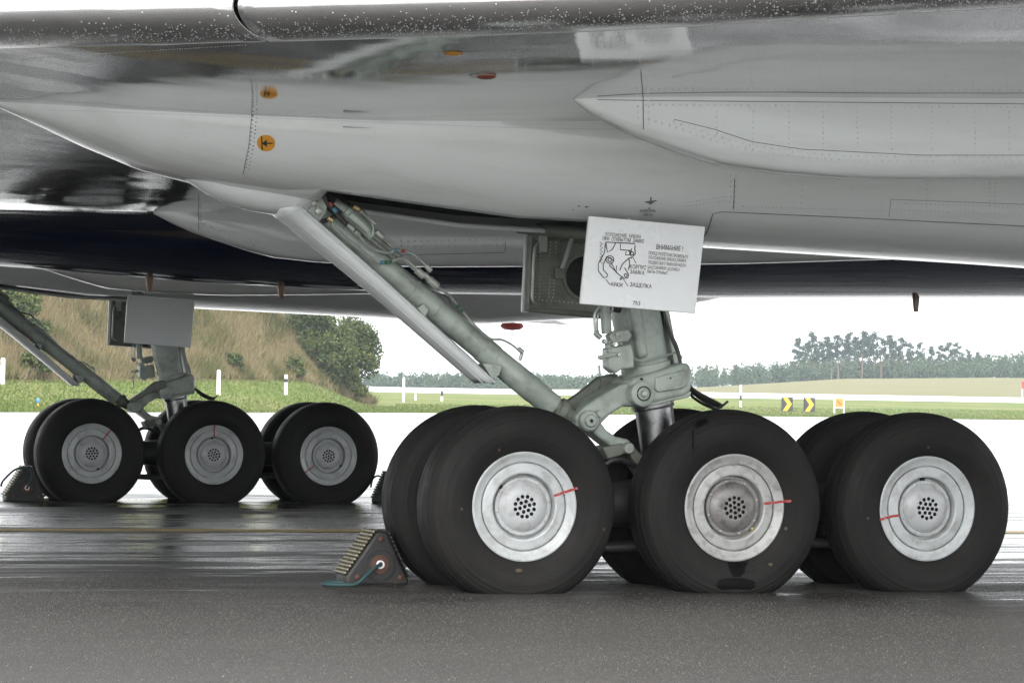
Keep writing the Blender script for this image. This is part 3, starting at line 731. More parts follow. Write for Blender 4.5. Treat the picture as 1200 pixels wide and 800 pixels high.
rivets('pod', [([(297, 132), (294, 165), (288, 198)], 4.5), ([(301, 134), (298, 165), (292, 198)], 4.5)], .0034, pod_near, 'seam_dark')
rivets('pod', [
        ([(800, 240), (860, 232)], 4), ([(800, 236), (856, 228)], 4), ([(862, 205), (860, 238)], 6), ([(856, 205), (855, 235)], 6), ([(940, 215), (938, 240)], 7), ([(1085, 215), (1085, 245)], 6), ([(1165, 214), (1165, 244)], 5), ([(1159, 214), (1159, 244)], 5),
        ([(870, 240), (1040, 246)], 4.5), ([(1045, 236), (1200, 242), (1480, 245)], 5), ([(1045, 244), (1200, 250), (1480, 253)], 5), ([(850, 256), (835, 272)], 4), ([(880, 262), (870, 274)], 5), ([(1000, 262), (1003, 276)], 5)], .0046, pod_near)
seam('pod', [(824, 276), (829, 268), (835, 248), (845, 246), (1000, 253), (1199, 263), (1480, 266)], 1.4, pod_near)
seam('pod', [(860, 208), (859, 243)], .9, pod_near); seam('pod', [(1043, 232), (1041, 252)], .6, pod_near); seam('pod', [(1043, 232), (1199, 238), (1480, 241)], .6, pod_near)
seam('pod', [(296, 128), (292, 170), (285, 203)], .7, pod_near)
seam('pod', [(60, 128), (300, 138), (600, 150), (900, 154)], .7, pod_near, 'rivet_grey')
rivets('wing', [([(0, 71), (140, 62), (290, 53)], 3.2)], .0035, wing_near, name='rivets')
def disc(key, u, v, rpx, mat, parent, name, off=.002, shape=None, squash=1.0):
    h = hit(key, u, v); p, nrm = h; d = (p-CV).length/F_PX
    rx_ = (Vector(RT)-nrm*nrm.dot(Vector(RT))).normalized(); uy = nrm.cross(rx_); uy = -uy if uy.z < 0 and abs(uy.z) > .05 else uy
    shp = shape or [(math.cos(t)*rpx, math.sin(t)*rpx*squash) for t in np.linspace(0, 2*math.pi, 36, endpoint=False)]
    mb = MB(); mb.prism([p+nrm*off+rx_*a*d+uy*b*d for a, b in shp], nrm*.0006); return mb.build(name, mat, parent)
dk = disc('pod', 312, 166.5, 10.5, 'sign_orange', pod_near, 'orange_mark', .002)
disc('pod', 312, 166.5, 1, 'black_ink', pod_near, 'jacking_arrow', .0036, [(-5.5, 9), (-4, 9), (-4, .6), (1, 5), (1, .8), (8, .8), (8, -.8), (1, -.8), (1, -5), (-4, -.6), (-4, -9), (-5.5, -9)])
for k, (u, v, sh) in enumerate(((762, 234, [(-.6, 8), (.6, 8), (.6, 1), (-.6, 1)]), (762, 234, [(-7, 1), (7, 1), (7, -.4), (-7, -.4)]), (762, 234, [(-4, -1.4), (4, -1.4), (4, -2.6), (-4, -2.6)]), (762, 234, [(-1.6, -3.6), (1.6, -3.6), (1.6, -4.8), (-1.6, -4.8)]), (760.5, 241.5, [(-1, 1), (1, 1), (1, -1), (-1, -1)]))):
    disc('pod', u, v, 1, 'black_ink', pod_near, 'earthing_symbol', .002, sh)
for u, v, a in ((687, 240, 2.0), (678, 239, 1.5), (671, 243, 1.2)): disc('pod', u, v, a, 'black_ink', pod_near, 'chip', .002, None, .6)
disc('wing', 566, 89, 16, 'rivet_grey', wing_near, 'beacon_plate', .002)
h = hit('wing', 570, 89); mb = MB(); mb.lathe([(.042, -.002), (.040, .006), (.030, .011), (.014, .014), (.003, .0145)], h[0], h[1], 20); mb.build('belly_beacon', 'beacon_red', wing_near)
disc('wing', 531, 62.5, 11, 'sign_orange', wing_near, 'orange_mark', .002, None, 1.0)  # plain orange disc laid on the wing skin
# rain drops hanging on the slats
mb = MB()
for i in range(1500):
    u = random.uniform(0, 1200); lo = tab([0, 300, 600, 1200], [52, 44, 35, 3], u); v = lo-abs(random.gauss(0, 11)) + (4 if random.random() < .15 else 0)
    key = 'slat' if u < 300 else 'slat2'; h = hit(key, u, v)
    if not h or h[1].z > .35: continue
    p, nrm = h; r_ = random.uniform(.0014, .0034)*(1.3 if random.random() < .1 else 1); a = nrm.orthogonal().normalized(); b = nrm.cross(a); vs = []
    for k_, hh in ((1.0, -.1), (.85, .45), (.4, .8)):
        for j in range(6): vs.append(p+nrm*(hh*r_+.006)+(a*math.cos(j*1.047)+b*math.sin(j*1.047))*r_*k_)
    mb.add(vs, [(q*6+j, q*6+(j+1) % 6, (q+1)*6+(j+1) % 6, (q+1)*6+j) for q in range(2) for j in range(6)]+[tuple(range(12, 18))])
tag(mb.build('rain_drops', 'water', slat_near, recalc=False), kind='stuff')

# ---- wheels
def tyre_mesh():
    half = [(.245, -.112), (.252, -.122), (.268, -.128), (.285, -.139), (.300, -.146), (.318, -.151), (.338, -.1545), (.352, -.155), (.356, -.1557), (.360, -.1545), (.376, -.1525),
            (.394, -.147), (.397, -.1468), (.400, -.1445), (.414, -.1378), (.417, -.1372), (.420, -.1345), (.431, -.1262), (.434, -.1252), (.437, -.1222), (.446, -.1105), (.453, -.0975), (.4565, -.0880), (.4505, -.0868), (.4505, -.0828), (.4585, -.0816), (.4625, -.060), (.464, -.037), (.4575, -.0358), (.4575, -.0318), (.4645, -.0306), (.465, 0)]
    prof = half+[(r, -y) for r, y in half[-2::-1]]
    mb = MB(); n = 96; vs = []; fs = []
    for (r, y) in prof:
        for k in range(n):
            t = 2*math.pi*k/n; x, z = r*math.cos(t), r*math.sin(t); yy = y
            q = smooth(-.30, -.43, z); yy *= 1+.09*q
            if z < -.405: z = -.405-.0004*math.sin(k)
            elif z < -.39: z = -.39-(-.39-z)*1.0
            vs.append((x, yy, z))
    for i in range(len(prof)-1):
        for k in range(n): fs.append((i*n+k, i*n+(k+1) % n, (i+1)*n+(k+1) % n, (i+1)*n+k))
    return mb.add(vs, fs).mesh('tyre', True, 50)
TYRE = tyre_mesh(); TYRE.materials.append(MATS['tyre_rubber'])
def rim_mesh(mat):
    mb = MB(); mb.lathe([(.20, .10), (.235, .09), (.240, -.06), (.246, -.100), (.2545, -.118), (.2535, -.127), (.247, -.1305), (.241, -.128), (.232, -.119), (.216, -.112), (.2085, -.1105), (.2072, -.094), (.2020, -.094), (.2005, -.110), (.196, -.1125), (.188, -.113), (.160, -.119), (.153, -.1165), (.1505, -.109), (.1495, -.080), (.147, -.072), (.10, -.072)], (0, 0, 0), (0, 1, 0), 72)
    me = mb.mesh('rim', True, 28); me.materials.append(MATS[mat]); return me
def cap_mesh(mat):
    mb = MB(); mb.lathe([(.136, -.080), (.136, -.098), (.133, -.101), (.121, -.1015), (.1185, -.0995), (.116, -.1025), (.108, -.110), (.096, -.1185), (.080, -.1245), (.068, -.127), (.062, -.1275)], (0, 0, 0), (0, 1, 0), 48)
    me = mb.mesh('hub_cap', True, 30); b = bmesh.new(); b.from_mesh(me)
    holes = [(0, 0)]+[(.0245*math.cos(t+.3), .0245*math.sin(t+.3)) for t in np.linspace(0, 2*math.pi, 6, endpoint=False)]+[(.047*math.cos(t+.26), .047*math.sin(t+.26)) for t in np.linspace(0, 2*math.pi, 12, endpoint=False)]
    E_ = []; ho = []
    def loop(cx, cz, r, n, y=-.1275):
        vv = [b.verts.new((cx+r*math.cos(2*math.pi*k/n), y, cz+r*math.sin(2*math.pi*k/n))) for k in range(n)]
        return vv, [b.edges.new((vv[k], vv[(k+1) % n])) for k in range(n)]
    _, e0 = loop(0, 0, .0622, 48); E_ += e0
    for cx, cz in holes:
        vv, ee = loop(cx, cz, .0092, 12); E_ += ee; ho.append(vv)
    bmesh.ops.triangle_fill(b, edges=E_, use_beauty=True)
    for vv in ho:
        w = [b.verts.new((v.co.x, -.112, v.co.z)) for v in vv]
        for k in range(12):
            f = b.faces.new((vv[k], vv[(k+1) % 12], w[(k+1) % 12], w[k])); f.material_index = 1
        f = b.faces.new(w); f.material_index = 1
    b.to_mesh(me); b.free(); me.materials.append(MATS[mat]); me.materials.append(MATS['hole_black'])
    return me
RIMS = {k: rim_mesh(k) for k in ('rim_paint', 'rim_worn')}; CAPS = {k: cap_mesh(k) for k in ('cap_paint', 'cap_worn')}
mb = MB()
for k in range(8):
    t = 2*math.pi*k/8+.2; mb.lathe([(.0055, -.100), (.0055, -.1045), (.0035, -.1055), (.0005, -.1056)], (.1275*math.cos(t), 0, .1275*math.sin(t)), (0, 1, 0), 8)
SCREWS = mb.mesh('cap_screws'); SCREWS.materials.append(MATS['fitting'])
def hub_details(w, ang, r0, r1, worn, valve):
    mb = MB(); d = Vector((math.cos(ang), 0, math.sin(ang))); s = Vector((-math.sin(ang), 0, math.cos(ang)))*.0060
    prof = [(.148, -.1145), (.153, -.1180), (.160, -.1208), (.188, -.1150), (.200, -.1125), (.208, -.1125), (.216, -.1142), (.232, -.1212), (.241, -.1302), (.247, -.1328), (.2535, -.1295), (.262, -.1290), (.270, -.132), (.285, -.1425)]
    vs = []; k = 0
    for r, y in prof:
        if r < r0 or r > r1: continue
        j = math.sin(k*2.1)*.0012; vs += [d*r+Vector((0, y, 0))-s+s.normalized()*j, d*r+Vector((0, y, 0))+s+s.normalized()*j]; k += 1
    mb.add(vs, [(2*i, 2*i+1, 2*i+3, 2*i+2) for i in range(k-1)]); o = mb.build('slip_mark', 'mark_red', None, recalc=False); o.parent = w
    mb = MB(); c = Vector((math.cos(valve)*.143, 0, math.sin(valve)*.143)); mb.lathe([(.010, -.082), (.010, -.102), (.006, -.108), (.001, -.109)], c, (0, 1, 0), 10); o = mb.build('valve_stem', 'brass' if worn else 'hole_black', None); o.parent = w
def wheel(x, y, rz, worn=False, detail=None, spin=0.0):
    w = empty('wheel', (x, y, .405), rz); attach(w, jet)
    for nm, me in (('tyre', TYRE), ('rim', RIMS['rim_worn' if worn else 'rim_paint']), ('hub_cap', CAPS['cap_worn' if worn else 'cap_paint']), ('cap_screws', SCREWS)):
        o = bpy.data.objects.new(nm, me); COL.objects.link(o); o.parent = w
        if nm in ('hub_cap', 'cap_screws', 'rim'): o.rotation_euler = (0, spin, 0)
        if nm == 'cap_screws': o['kind'] = 'stuff'
    if detail: hub_details(w, rad(detail[0]), detail[1], detail[2], worn, rad(detail[3]))
    return w
AXL = (-1.0476, 0.0, 1.0088); WY = (.118, .722)
NEARD = ((19, .150, .272, 140), (7, .150, .290, -45), (192, .150, .262, 95)); FARD = ((52, .15, .255, -65), (90, .15, .255, 95), (215, .15, .255, -35))
W = {}
for i, x in enumerate(AXL):
    W[i] = wheel(x, WY[0], 0, i == 1, NEARD[i], i*.7); wheel(x, WY[1], math.pi, False, None, i*.4)
    wheel(x, YC2-WY[1], 0, False, FARD[i], i*.9+.2); wheel(x, YC2-WY[0], math.pi, False, None, i*.3)
W[1]['label'] = 'wheel with worn bare hub and oil-stained tyre'
tb = BVHTree.FromPolygons([v.co for v in TYRE.vertices], [tuple(p.vertices) for p in TYRE.polygons])
def tyre_patch(i, u, v, shape, mat, name, off=.0025):
    vs = []; c = Vector((AXL[i], WY[0], .405)); n = len(shape)
    for k in (0.02, .3, .55, .8, 1.0):
        for a, b_ in shape:
            d = Vector(ray(u+a*k, v+b_*k)).normalized(); loc, nr, _, _ = tb.ray_cast(CV-c, d)
            if loc is None: return
            vs.append(loc-d*off*(1 if k < .99 else .3))
    mb = MB(); mb.add(vs, [(q*n+k, q*n+(k+1) % n, (q+1)*n+(k+1) % n, (q+1)*n+k) for q in range(4) for k in range(n)]+[tuple(range(n))])
    o = mb.build(name, mat, None, recalc=False); o.parent = W[i]
el = lambda a, b_: [(a*math.cos(t), b_*math.sin(t)) for t in np.linspace(0, 6.283, 14, endpoint=False)]
for i, u, v in ((0, 585, 527), (0, 541, 596), (0, 708, 620), (2, 1017, 607), (2, 1088, 524)): tyre_patch(i, u, v, el(1.6, 2.0), 'dot_yellow', 'paint_dot')
tyre_patch(0, 608, 668, el(4, 2.2), 'dot_yellow', 'paint_dot'); tyre_patch(1, 921, 619, el(2.2, 2.4), 'dot_yellow', 'paint_dot'); tyre_patch(1, 903, 661, el(2.6, 2), 'dot_yellow', 'paint_dot')
for sh, u, v in (([(-24, 3), (-20, -4), (-10, -6), (10, -6), (22, -3), (24, 4), (18, 8), (-16, 8)], 862, 683), ([(-11, -8), (0, -7), (14, -9), (10, 4), (4, 10), (-4, 10), (-8, 2)], 863, 666),
                 ([(-8, 5), (-6, -1), (2, -5), (7, -4), (8, 0), (1, 4), (-4, 7)], 822, 495), ([(-.8, -15), (1, -14), (1.6, 4), (.4, 22), (-1.2, 4)], 812, 518)): tyre_patch(1, u, v, sh, 'oil_stain', 'oil_stain')

# ---- legs, braces, bogies
def pp(u, v, Y=.42): return Vector(PY(u, v, Y))
def prism_px(poly, y0, y1): return MB().prism([tuple(pp(u, v, .42)[k] if k != 1 else y0 for k in range(3)) for u, v in poly], (0, y1-y0, 0))
def spline(pts, n=6):
    P = [Vector(p) for p in pts]; out = []
    for i in range(len(P)-1):
        a = P[max(i-1, 0)]; b = P[i]; c = P[i+1]; d = P[min(i+2, len(P)-1)]
        for k in range(n):
            t = k/n; out.append(.5*((2*b)+(c-a)*t+(2*a-5*b+4*c-d)*t*t+(3*b-a-3*c+d)*t**3))
    return out+[P[-1]]
for far in (0, 1):
    def B(mb, name, mat, parent, **kw): return mir(mb, far).build(name, mat, parent, **kw)
    def pipe(pts, rpx, Y, mat, parent, name='hydraulic_pipe', n=8):
        r = rpx*.0041; return B(MB().tube(spline([pp(u, v, Y) for u, v in pts], 5), r, n), name, mat, parent)
    def rod(a, b, rpx, Y, mat, parent, name, n=12): return B(MB().tube([pp(*a, Y), pp(*b, Y)], rpx*.0041, n), name, mat, parent, bevel=.002)
    # drag brace
    a, b = pp(368, 246.7), pp(648, 476.3); ax = (b-a).normalized(); L = (b-a).length
    st = [(0, .050), (.05, .0590), (.40, .0590), (.402, .0620), (.50, .0620), (.502, .0590), (.695, .0590), (.697, .0625), (.745, .0625), (.747, .0598), (.82, .0598), (.822, .0612), (.92, .0612), (.922, .0590), (1.0, .0590)]
    brace = B(MB().tube([a+ax*L*t for t, _ in st], [r for _, r in st], 28), 'drag_brace', 'gear_green', jet)
    a2, b2 = pp(646, 474), pp(672, 490)
    B(MB().tube([a2, a2+(b2-a2)*.25, a2+(b2-a2)*.3, a2+(b2-a2)*.55, a2+(b2-a2)*.6, b2], [.045, .047, .060, .062, .046, .04], 20), 'brace_knuckle', 'gear_green_dark', brace)
    # trough-shaped cover along the brace
    mb = MB(); rows = []
    for i in range(29):
        t = i/28; u_, v_ = tab([0, .1, .4, 1], [346, 358, 440, 579], t), tab([0, .1, .4, 1], [240, 250, 322, 449], t)
        hw = tab([0, .1, .5, 1], [.15, .125, .10, .085], t); E0 = pp(u_, v_, .42-hw); K = pp(tab([0, .4, 1], [318, 440, 557], t), tab([0, .4, 1], [247, 346, 447.5], t), .42); row = []
        M = Vector((E0.x, .42, E0.z)); row.append(Vector((E0.x, E0.y, E0.z))+Vector((.012, .02, .012)))
        for ph in np.linspace(-math.pi/2, math.pi/2, 20): row.append(M+(K-M)*(max(0, math.cos(ph))**.55)+Vector((0, math.sin(ph)*hw, 0)))
        rows.append(row)
    edge_ = [r_[1].copy()+Vector((.004, -.004, .004)) for r_ in rows]; crease = [r_[5].copy()+Vector((-.002, -.005, -.002)) for r_ in rows[3:]]
    cov = B(mb.grid(rows), 'brace_cover', 'fairing_paint', brace, ang=60)
    B(MB().tube(edge_, .0055, 8), 'cover_lip', 'fairing_paint', brace); B(MB().tube(crease, .0035, 6), 'cover_bead', 'fairing_paint', brace); m_ = cov.modifiers.new('thick', 'SOLIDIFY'); m_.thickness = .010; m_.offset = 0
    B(prism_px([(559, 426), (582, 428), (578, 440), (570, 444)], .33, .50), 'cover_bracket', 'gear_green', brace, bevel=.003)
    B(prism_px([(483, 362), (490, 356), (496, 364), (492, 372)], .33, .50), 'cover_bracket', 'gear_green', brace, bevel=.003)
    # head of the brace and its hydraulics
    B(prism_px([(352, 232), (366, 222), (378, 232), (376, 252), (366, 264), (352, 250)], .31, .53), 'brace_head', 'gear_green', brace, bevel=.008)
    B(prism_px([(345, 243), (360, 231), (364, 237), (350, 250)], .29, .55), 'head_fork', 'gear_green', brace, bevel=.005)
    for q in ((361, 240), (366, 249)):
        B(MB().lathe([(.018, .30), (.018, .285), (.006, .28), (.001, .28)], (pp(*q).x, 0, pp(*q).z), (0, 1, 0), 14), 'head_bolt', 'fitting', brace)
    rod((372, 228), (398, 252), 5, .34, 'bay_dark', brace, 'hinge_shaft'); rod((390, 238), (407, 249), 7.5, .36, 'gear_green', brace, 'actuator_end')
    rod((404, 247), (437, 276), 7.8, .35, 'gear_green', brace, 'retraction_actuator', 20); rod((411, 251), (432, 270), 5.0, .30, 'gear_green', brace, 'valve_block', 6)
    rod((436, 275), (470, 303), 3.2, .34, 'gear_green_dark', brace, 'actuator_rod'); rod((414, 242), (421, 246), 3.2, .33, 'brass', brace, 'fitting'); rod((422, 247), (440, 263), 3.0, .33, 'fitting', brace, 'fitting')
    for a_, b_, r_ in (((441, 271), (449, 279), 3.6), ((407, 263), (415, 270), 3.0), ((416, 271), (421, 276), 3.4), ((488, 316), (497, 324), 4.4), ((497, 321), (504, 328), 3.4), ((503, 327), (513, 336), 4.6), ((499, 311), (505, 318), 3.0)):
        rod(a_, b_, r_, .32, 'fitting', brace, 'fitting', 8)
    pipe([(389, 259), (393, 268), (408, 281), (430, 299), (443, 307), (455, 307), (472, 303), (484, 311), (491, 319)], 1.5, .31, 'pipe_metal', brace)
    pipe([(417, 271), (432, 288), (450, 296), (459, 296), (463, 293), (474, 294), (486, 299), (500, 312)], 1.4, .32, 'pipe_metal', brace)
    pipe([(447, 278), (456, 286), (463, 294), (478, 309), (490, 320)], 1.5, .34, 'pipe_metal', brace); pipe([(425, 250), (436, 262), (437, 275)], 1.2, .31, 'pipe_metal', brace)
    pipe([(512, 336), (524, 344), (536, 357), (550, 374), (566, 390), (576, 397), (588, 398), (600, 404), (608, 411)], 1.35, .33, 'pipe_metal', brace); pipe([(506, 341), (524, 348), (528, 357)], .8, .31, 'hose_black', brace, 'hose')
    rod((607, 408), (613, 413), 2.8, .33, 'fitting', brace, 'fitting'); rod((612, 413), (609, 422), 2.2, .35, 'fitting', brace, 'fitting')
    for q, mt in (((447, 307.6), 'band_blue'), ((452, 307.3), 'band_green'), ((457, 306.8), 'band_green'), ((463, 293.4), 'band_blue'), ((472, 293.8), 'band_red'), ((537, 358.5), 'band_green'), ((541, 363.5), 'band_green')):
        Y = .31 if q[1] > 300 else .32; p = pp(*q, Y); dd = Vector((1, 0, .1)) if q[0] < 500 else Vector((.75, 0, -.7))
        B(MB().tube([p-dd*.008, p+dd*.008], .0080, 8), 'colour_band', mt, brace)
    pipe([(379, 228), (384, 238), (396, 252), (406, 263)], 3.0, .31, 'hose_black', brace, 'hose'); pipe([(383, 226), (398, 232), (410, 240)], 2.2, .40, 'hose_black', brace, 'hose')
    rod((385.5, 237), (389, 242), 3.5, .31, 'band_red', brace, 'colour_band'); rod((390, 244), (394, 249), 3.4, .31, 'band_blue', brace, 'colour_band')
    rod((384, 255), (390, 259), 3, .30, 'brass', brace, 'fitting'); rod((372, 262), (392, 254), 2.6, .34, 'hose_black', brace, 'hose')
    # oleo leg
    a, b = pp(728, 280), pp(764, 466); ax = (b-a).normalized(); L = (b-a).length
    st = [(0, .118), (.44, .118), (.46, .121), (.76, .112), (.785, .112), (.79, .122), (.83, .124), (.86, .118), (1, .112)]
    leg = B(MB().tube([a+ax*L*t for t, _ in st], [r for _, r in st], 36), 'oleo_leg', 'gear_green', jet)
    B(prism_px([(770, 352), (777, 352), (790, 418), (795, 428), (786, 430)], .36, .48), 'leg_flange', 'gear_green', leg, bevel=.006)
    B(prism_px([(727, 356), (741, 354), (750, 418), (738, 421)], .285, .36), 'leg_rib', 'gear_green', leg, bevel=.02)
    B(prism_px([(728, 443), (780, 428), (793, 424), (797, 432), (797, 458), (790, 464), (741, 475), (729, 468)], .265, .575), 'leg_bracket', 'gear_green', leg, bevel=.022, seg=4)
    B(prism_px([(754, 442), (787, 433), (791, 437), (791, 450), (787, 455), (757, 460), (753, 456)], .252, .30), 'bracket_pad', 'gear_green', leg, bevel=.008, seg=3)
    B(prism_px([(729, 470), (742, 477), (796, 465), (798, 458), (740, 470)], .275, .565), 'bracket_lip', 'gear_green', leg, bevel=.006)
    pb = pp(738.5, 461); boss = lambda c, r, y0, y1: MB().lathe([(.001, y0), (r*.82, y0), (r, y0+.008), (r, y1-.008), (r*.82, y1), (.001, y1)], (c.x, 0, c.z), (0, 1, 0), 36)
    B(boss(pb, .060, .235, .605), 'pivot_boss', 'gear_green', leg)
    B(MB().lathe([(.030, .236), (.030, .2335), (.036, .2335), (.036, .236)], (pb.x, 0, pb.z), (0, 1, 0), 30), 'lock_ring', 'hole_black', leg); B(boss(pb, .016, .222, .24), 'pivot_pin', 'fitting', leg)
    for q in ((738, 444), (771, 443)): B(boss(pp(*q), .005, .249, .28), 'bolt_hole', 'hole_black', leg)
    rod((745, 461), (755, 459), 3, .245, 'gear_green', leg, 'pin_keeper', 8)
    B(MB().tube([pp(763, 462), pp(765, 476), pp(766, 477), pp(775, 545)], [.106, .104, .094, .090], 36), 'piston', 'steel_piston', leg)
    B(MB().tube([pp(765.5, 473), pp(766.4, 478.5)], .101, 36), 'gland_ring', 'bogie_black', leg)
    # links
    B(prism_px([(739, 446), (722, 450), (700, 461), (677, 477), (667, 488), (669, 499), (680, 506), (692, 503), (700, 493), (709, 484), (724, 475), (741, 476)], .325, .515), 'upper_link', 'gear_green', leg, bevel=.014, seg=3)
    B(prism_px([(735, 437), (715, 441), (694, 458), (666, 478), (672, 485), (702, 466), (738, 452)], .55, .62), 'upper_link', 'gear_green_dark', leg, bevel=.01)
    c = pp(681, 492.5); B(boss(c, .050, .285, .555), 'pivot_boss', 'gear_green', leg); B(boss(c, .032, .272, .30), 'pivot_pin', 'gear_green', leg); B(boss(c, .009, .266, .28), 'bolt_hole', 'hole_black', leg)
    B(MB().lathe([(.001, .27), (.018, .27), (.018, .31), (.001, .31)], (pp(692, 484).x, 0, pp(692, 484).z), (0, 1, 0), 14), 'link_bolt', 'gear_green', leg)
    B(prism_px([(697, 493), (704, 503), (715, 511), (729, 514), (737, 522), (733, 531), (722, 530), (706, 520), (688, 506)], .34, .50), 'lower_link', 'gear_green', leg, bevel=.012, seg=3)
    B(prism_px([(699, 524), (722, 518), (724, 532), (705, 538)], .33, .51), 'lower_link', 'gear_green_dark', leg, bevel=.008); B(boss(pp(727.5, 524.5), .028, .30, .54), 'pivot_pin', 'fitting', leg)
    B(prism_px([(728, 528), (736, 522), (760, 548), (752, 562)], .34, .50), 'lower_link', 'gear_green_dark', leg, bevel=.008)
    # valve and plumbing on the leg
    rod((709, 358), (711, 391), 6.2, .29, 'gear_green', leg, 'valve_cylinder', 18); B(prism_px([(700, 393), (711, 388), (723, 386), (727, 394), (722, 401), (704, 402)], .255, .325), 'valve_manifold', 'gear_green', leg, bevel=.006)
    rod((713, 399), (715, 409), 5.5, .29, 'gear_green', leg, 'valve_neck', 14); B(prism_px([(698, 408), (712, 406), (725, 403), (728, 415), (729, 431), (714, 433), (707, 438), (698, 431)], .245, .335), 'valve_box', 'gear_green', leg, bevel=.008)
    rod((701, 419), (722, 415), 2.4, .238, 'gear_green', leg, 'lever', 10)
    for q in ((702, 419), (721, 415.5), (710, 410.5), (705, 400), (719, 391), (715, 403)): B(boss(pp(*q, .29), .011, .232, .27), 'fitting', 'fitting', leg)
    rod((702, 428), (703, 441), 1.6, .25, 'gear_green', leg, 'pull_rod', 8); pipe([(703, 440), (704, 450), (701, 456)], .8, .25, 'hose_black', leg, 'hose')
    pipe([(703, 358), (697, 368), (697, 385), (698, 393), (703, 396)], 1.7, .27, 'pipe_metal', leg); pipe([(708, 358), (701, 369), (700, 384), (702, 393)], 1.4, .29, 'pipe_metal', leg); pipe([(715, 357), (718, 362), (714, 368)], 1.4, .27, 'pipe_metal', leg)
    rod((697, 389), (704, 396), 3.2, .27, 'fitting', leg, 'fitting'); rod((718, 388), (724, 397), 3.0, .26, 'fitting', leg, 'fitting')
    pipe([(723, 395), (731, 407), (740, 418), (750, 423), (762, 421.5), (778, 417), (792, 413)], 1.4, .27, 'pipe_metal', leg)
    B(MB().tube([pp(716, 360, .30), pp(727, 362, .30)], .02, 12), 'coupling', 'bogie_black', leg)
    pipe([(774, 352), (777, 366), (781, 384), (791, 403), (796, 420), (798, 438), (801, 448), (812, 459), (830, 471), (846, 476)], 3.0, .40, 'hose_black', leg, 'hose')
    pipe([(777, 362), (785, 390), (795, 415), (801, 440), (812, 456), (829, 466), (844, 474)], 2.2, .36, 'hose_black', leg, 'hose'); pipe([(799, 444), (809, 462), (822, 472), (835, 478), (840, 480)], 1.8, .42, 'hose_black', leg, 'hose')
    pipe([(840, 479), (847, 475), (853, 470)], 1.6, .38, 'hose_black', leg, 'hose'); rod((790, 420), (799, 418), 2.4, .37, 'brass', leg, 'hose_clip', 8)
    # bogie
    bog = B(MB().tube([(x, .42, .40+.015*abs(x)) for x in (-1.16, -1.05, -.5, -.15, .15, .5, 1.01, 1.12)], [.08, .10, .105, .14, .14, .105, .10, .08], 24), 'bogie_beam', 'bogie_black', jet)
    for x in AXL:
        B(MB().tube([(x, .06, .405), (x, .78, .405)], .055, 20), 'axle', 'bogie_black', bog)
        for y in (.19, .65): B(MB().tube([(x, y-.04, .405), (x, y+.07 if y < .4 else y+.04, .405)], .17, 28), 'brake_pack', 'bogie_black', bog)
    B(MB().tube([tuple(pp(773, 530)), (-.12, .42, .55), (-.05, .42, .42)], [.10, .14, .13], 24), 'pivot_fork', 'bogie_black', bog)
    for y in (.30, .54): B(MB().tube([(-1.0, y, .22), (-.5, y, .20), (.0, y, .22), (1.0, y, .22)], .022, 10), 'brake_rod', 'bogie_black', bog)
    B(MB().tube(spline([(-.62, .30, .52), (-.5, .27, .62), (-.3, .30, .55), (-.1, .28, .50)]), .014, 8), 'hose', 'hose_black', bog)
    # doors hung on either side of the leg
    q = [PY(690.5, 253, -.25), PY(826.7, 265.5, -.25), PY(815, 367.5, -.25), PY(680, 355.8, -.25)]
    for nm, y0, yi in (('outer', -.25, -.226), ('inner', 1.10, 1.076)):
        poly = [(p[0], y0, p[2]) for p in q]
        dx = {('outer', 0): (0, 0), ('inner', 0): (.143, .168), ('inner', 1): (.019, .034), ('outer', 1): (.106, .134)}[(nm, far)]
        poly = [(x+dx[0 if i in (0, 1) else 1], y, z) for i, (x, y, z) in enumerate(poly)]
        door = B(MB().prism(poly, (0, .02, 0)), 'leg_door', 'placard_paint' if nm == 'outer' else 'door_paint', jet, bevel=.004)
        ins = [Vector((x, yi, z)) for x, _, z in poly]; cc = sum(ins, Vector())/4; ins = [cc+(p-cc)*.97 for p in ins]
        lining = B(MB().prism(ins, (0, .018 if nm == 'inner' else .014, 0)), 'door_lining', 'gear_green_dark', door, bevel=.003)
        s_ = -1 if nm == 'inner' else 1; yy = yi+(.0 if nm == 'inner' else .014)
        for e0, e1 in ((0, 1), (1, 2), (2, 3), (3, 0)): B(MB().tube([ins[e0].lerp(cc, .05)+Vector((0, (yy-yi)+s_*.006, 0)), ins[e1].lerp(cc, .05)+Vector((0, (yy-yi)+s_*.006, 0))], .014, 8), 'door_rib', 'gear_green_dark', door)
        lx = ins[0].lerp(ins[3], .0); ex_ = (ins[1]-ins[0]); ez = (ins[3]-ins[0]); P_ = lambda a_, b_: ins[0]+ex_*a_+ez*b_+Vector((0, (yy-yi), 0))
        hc = P_(.56, .50); B(MB().lathe([(.122, 0), (.122, .012), (.106, .014), (.104, 0)], hc, (0, s_, 0), 36), 'hole_rim', 'gear_green_dark', door); B(MB().lathe([(.105, .003), (.001, .003)], hc, (0, s_, 0), 36), 'lightening_hole', 'hole_black', door)
        B(MB().tube(spline([P_(.10, .12)+Vector((0, s_*.02, 0)), P_(.05, .2)+Vector((0, s_*.03, 0)), P_(.045, .6)+Vector((0, s_*.03, 0)), P_(.05, .85)+Vector((0, s_*.03, 0)), P_(.12, .9)+Vector((0, s_*.02, 0))]), .008, 8), 'conduit', 'pipe_metal', door)
        B(MB().tube([P_(.40, .0)+Vector((0, s_*.06, .02)), P_(.32, .42)+Vector((0, s_*.03, 0))], .012, 10), 'door_rod', 'gear_green', door); B(MB().box(P_(.30, .48)+Vector((0, s_*.02, 0)), (.05, .03, .06)), 'rod_bracket', 'gear_green_dark', door, bevel=.005)
        B(MB().box(P_(.13, .10)+Vector((0, s_*.015, 0)), (.045, .03, .10)), 'hinge_bracket', 'gear_green', door, bevel=.005)
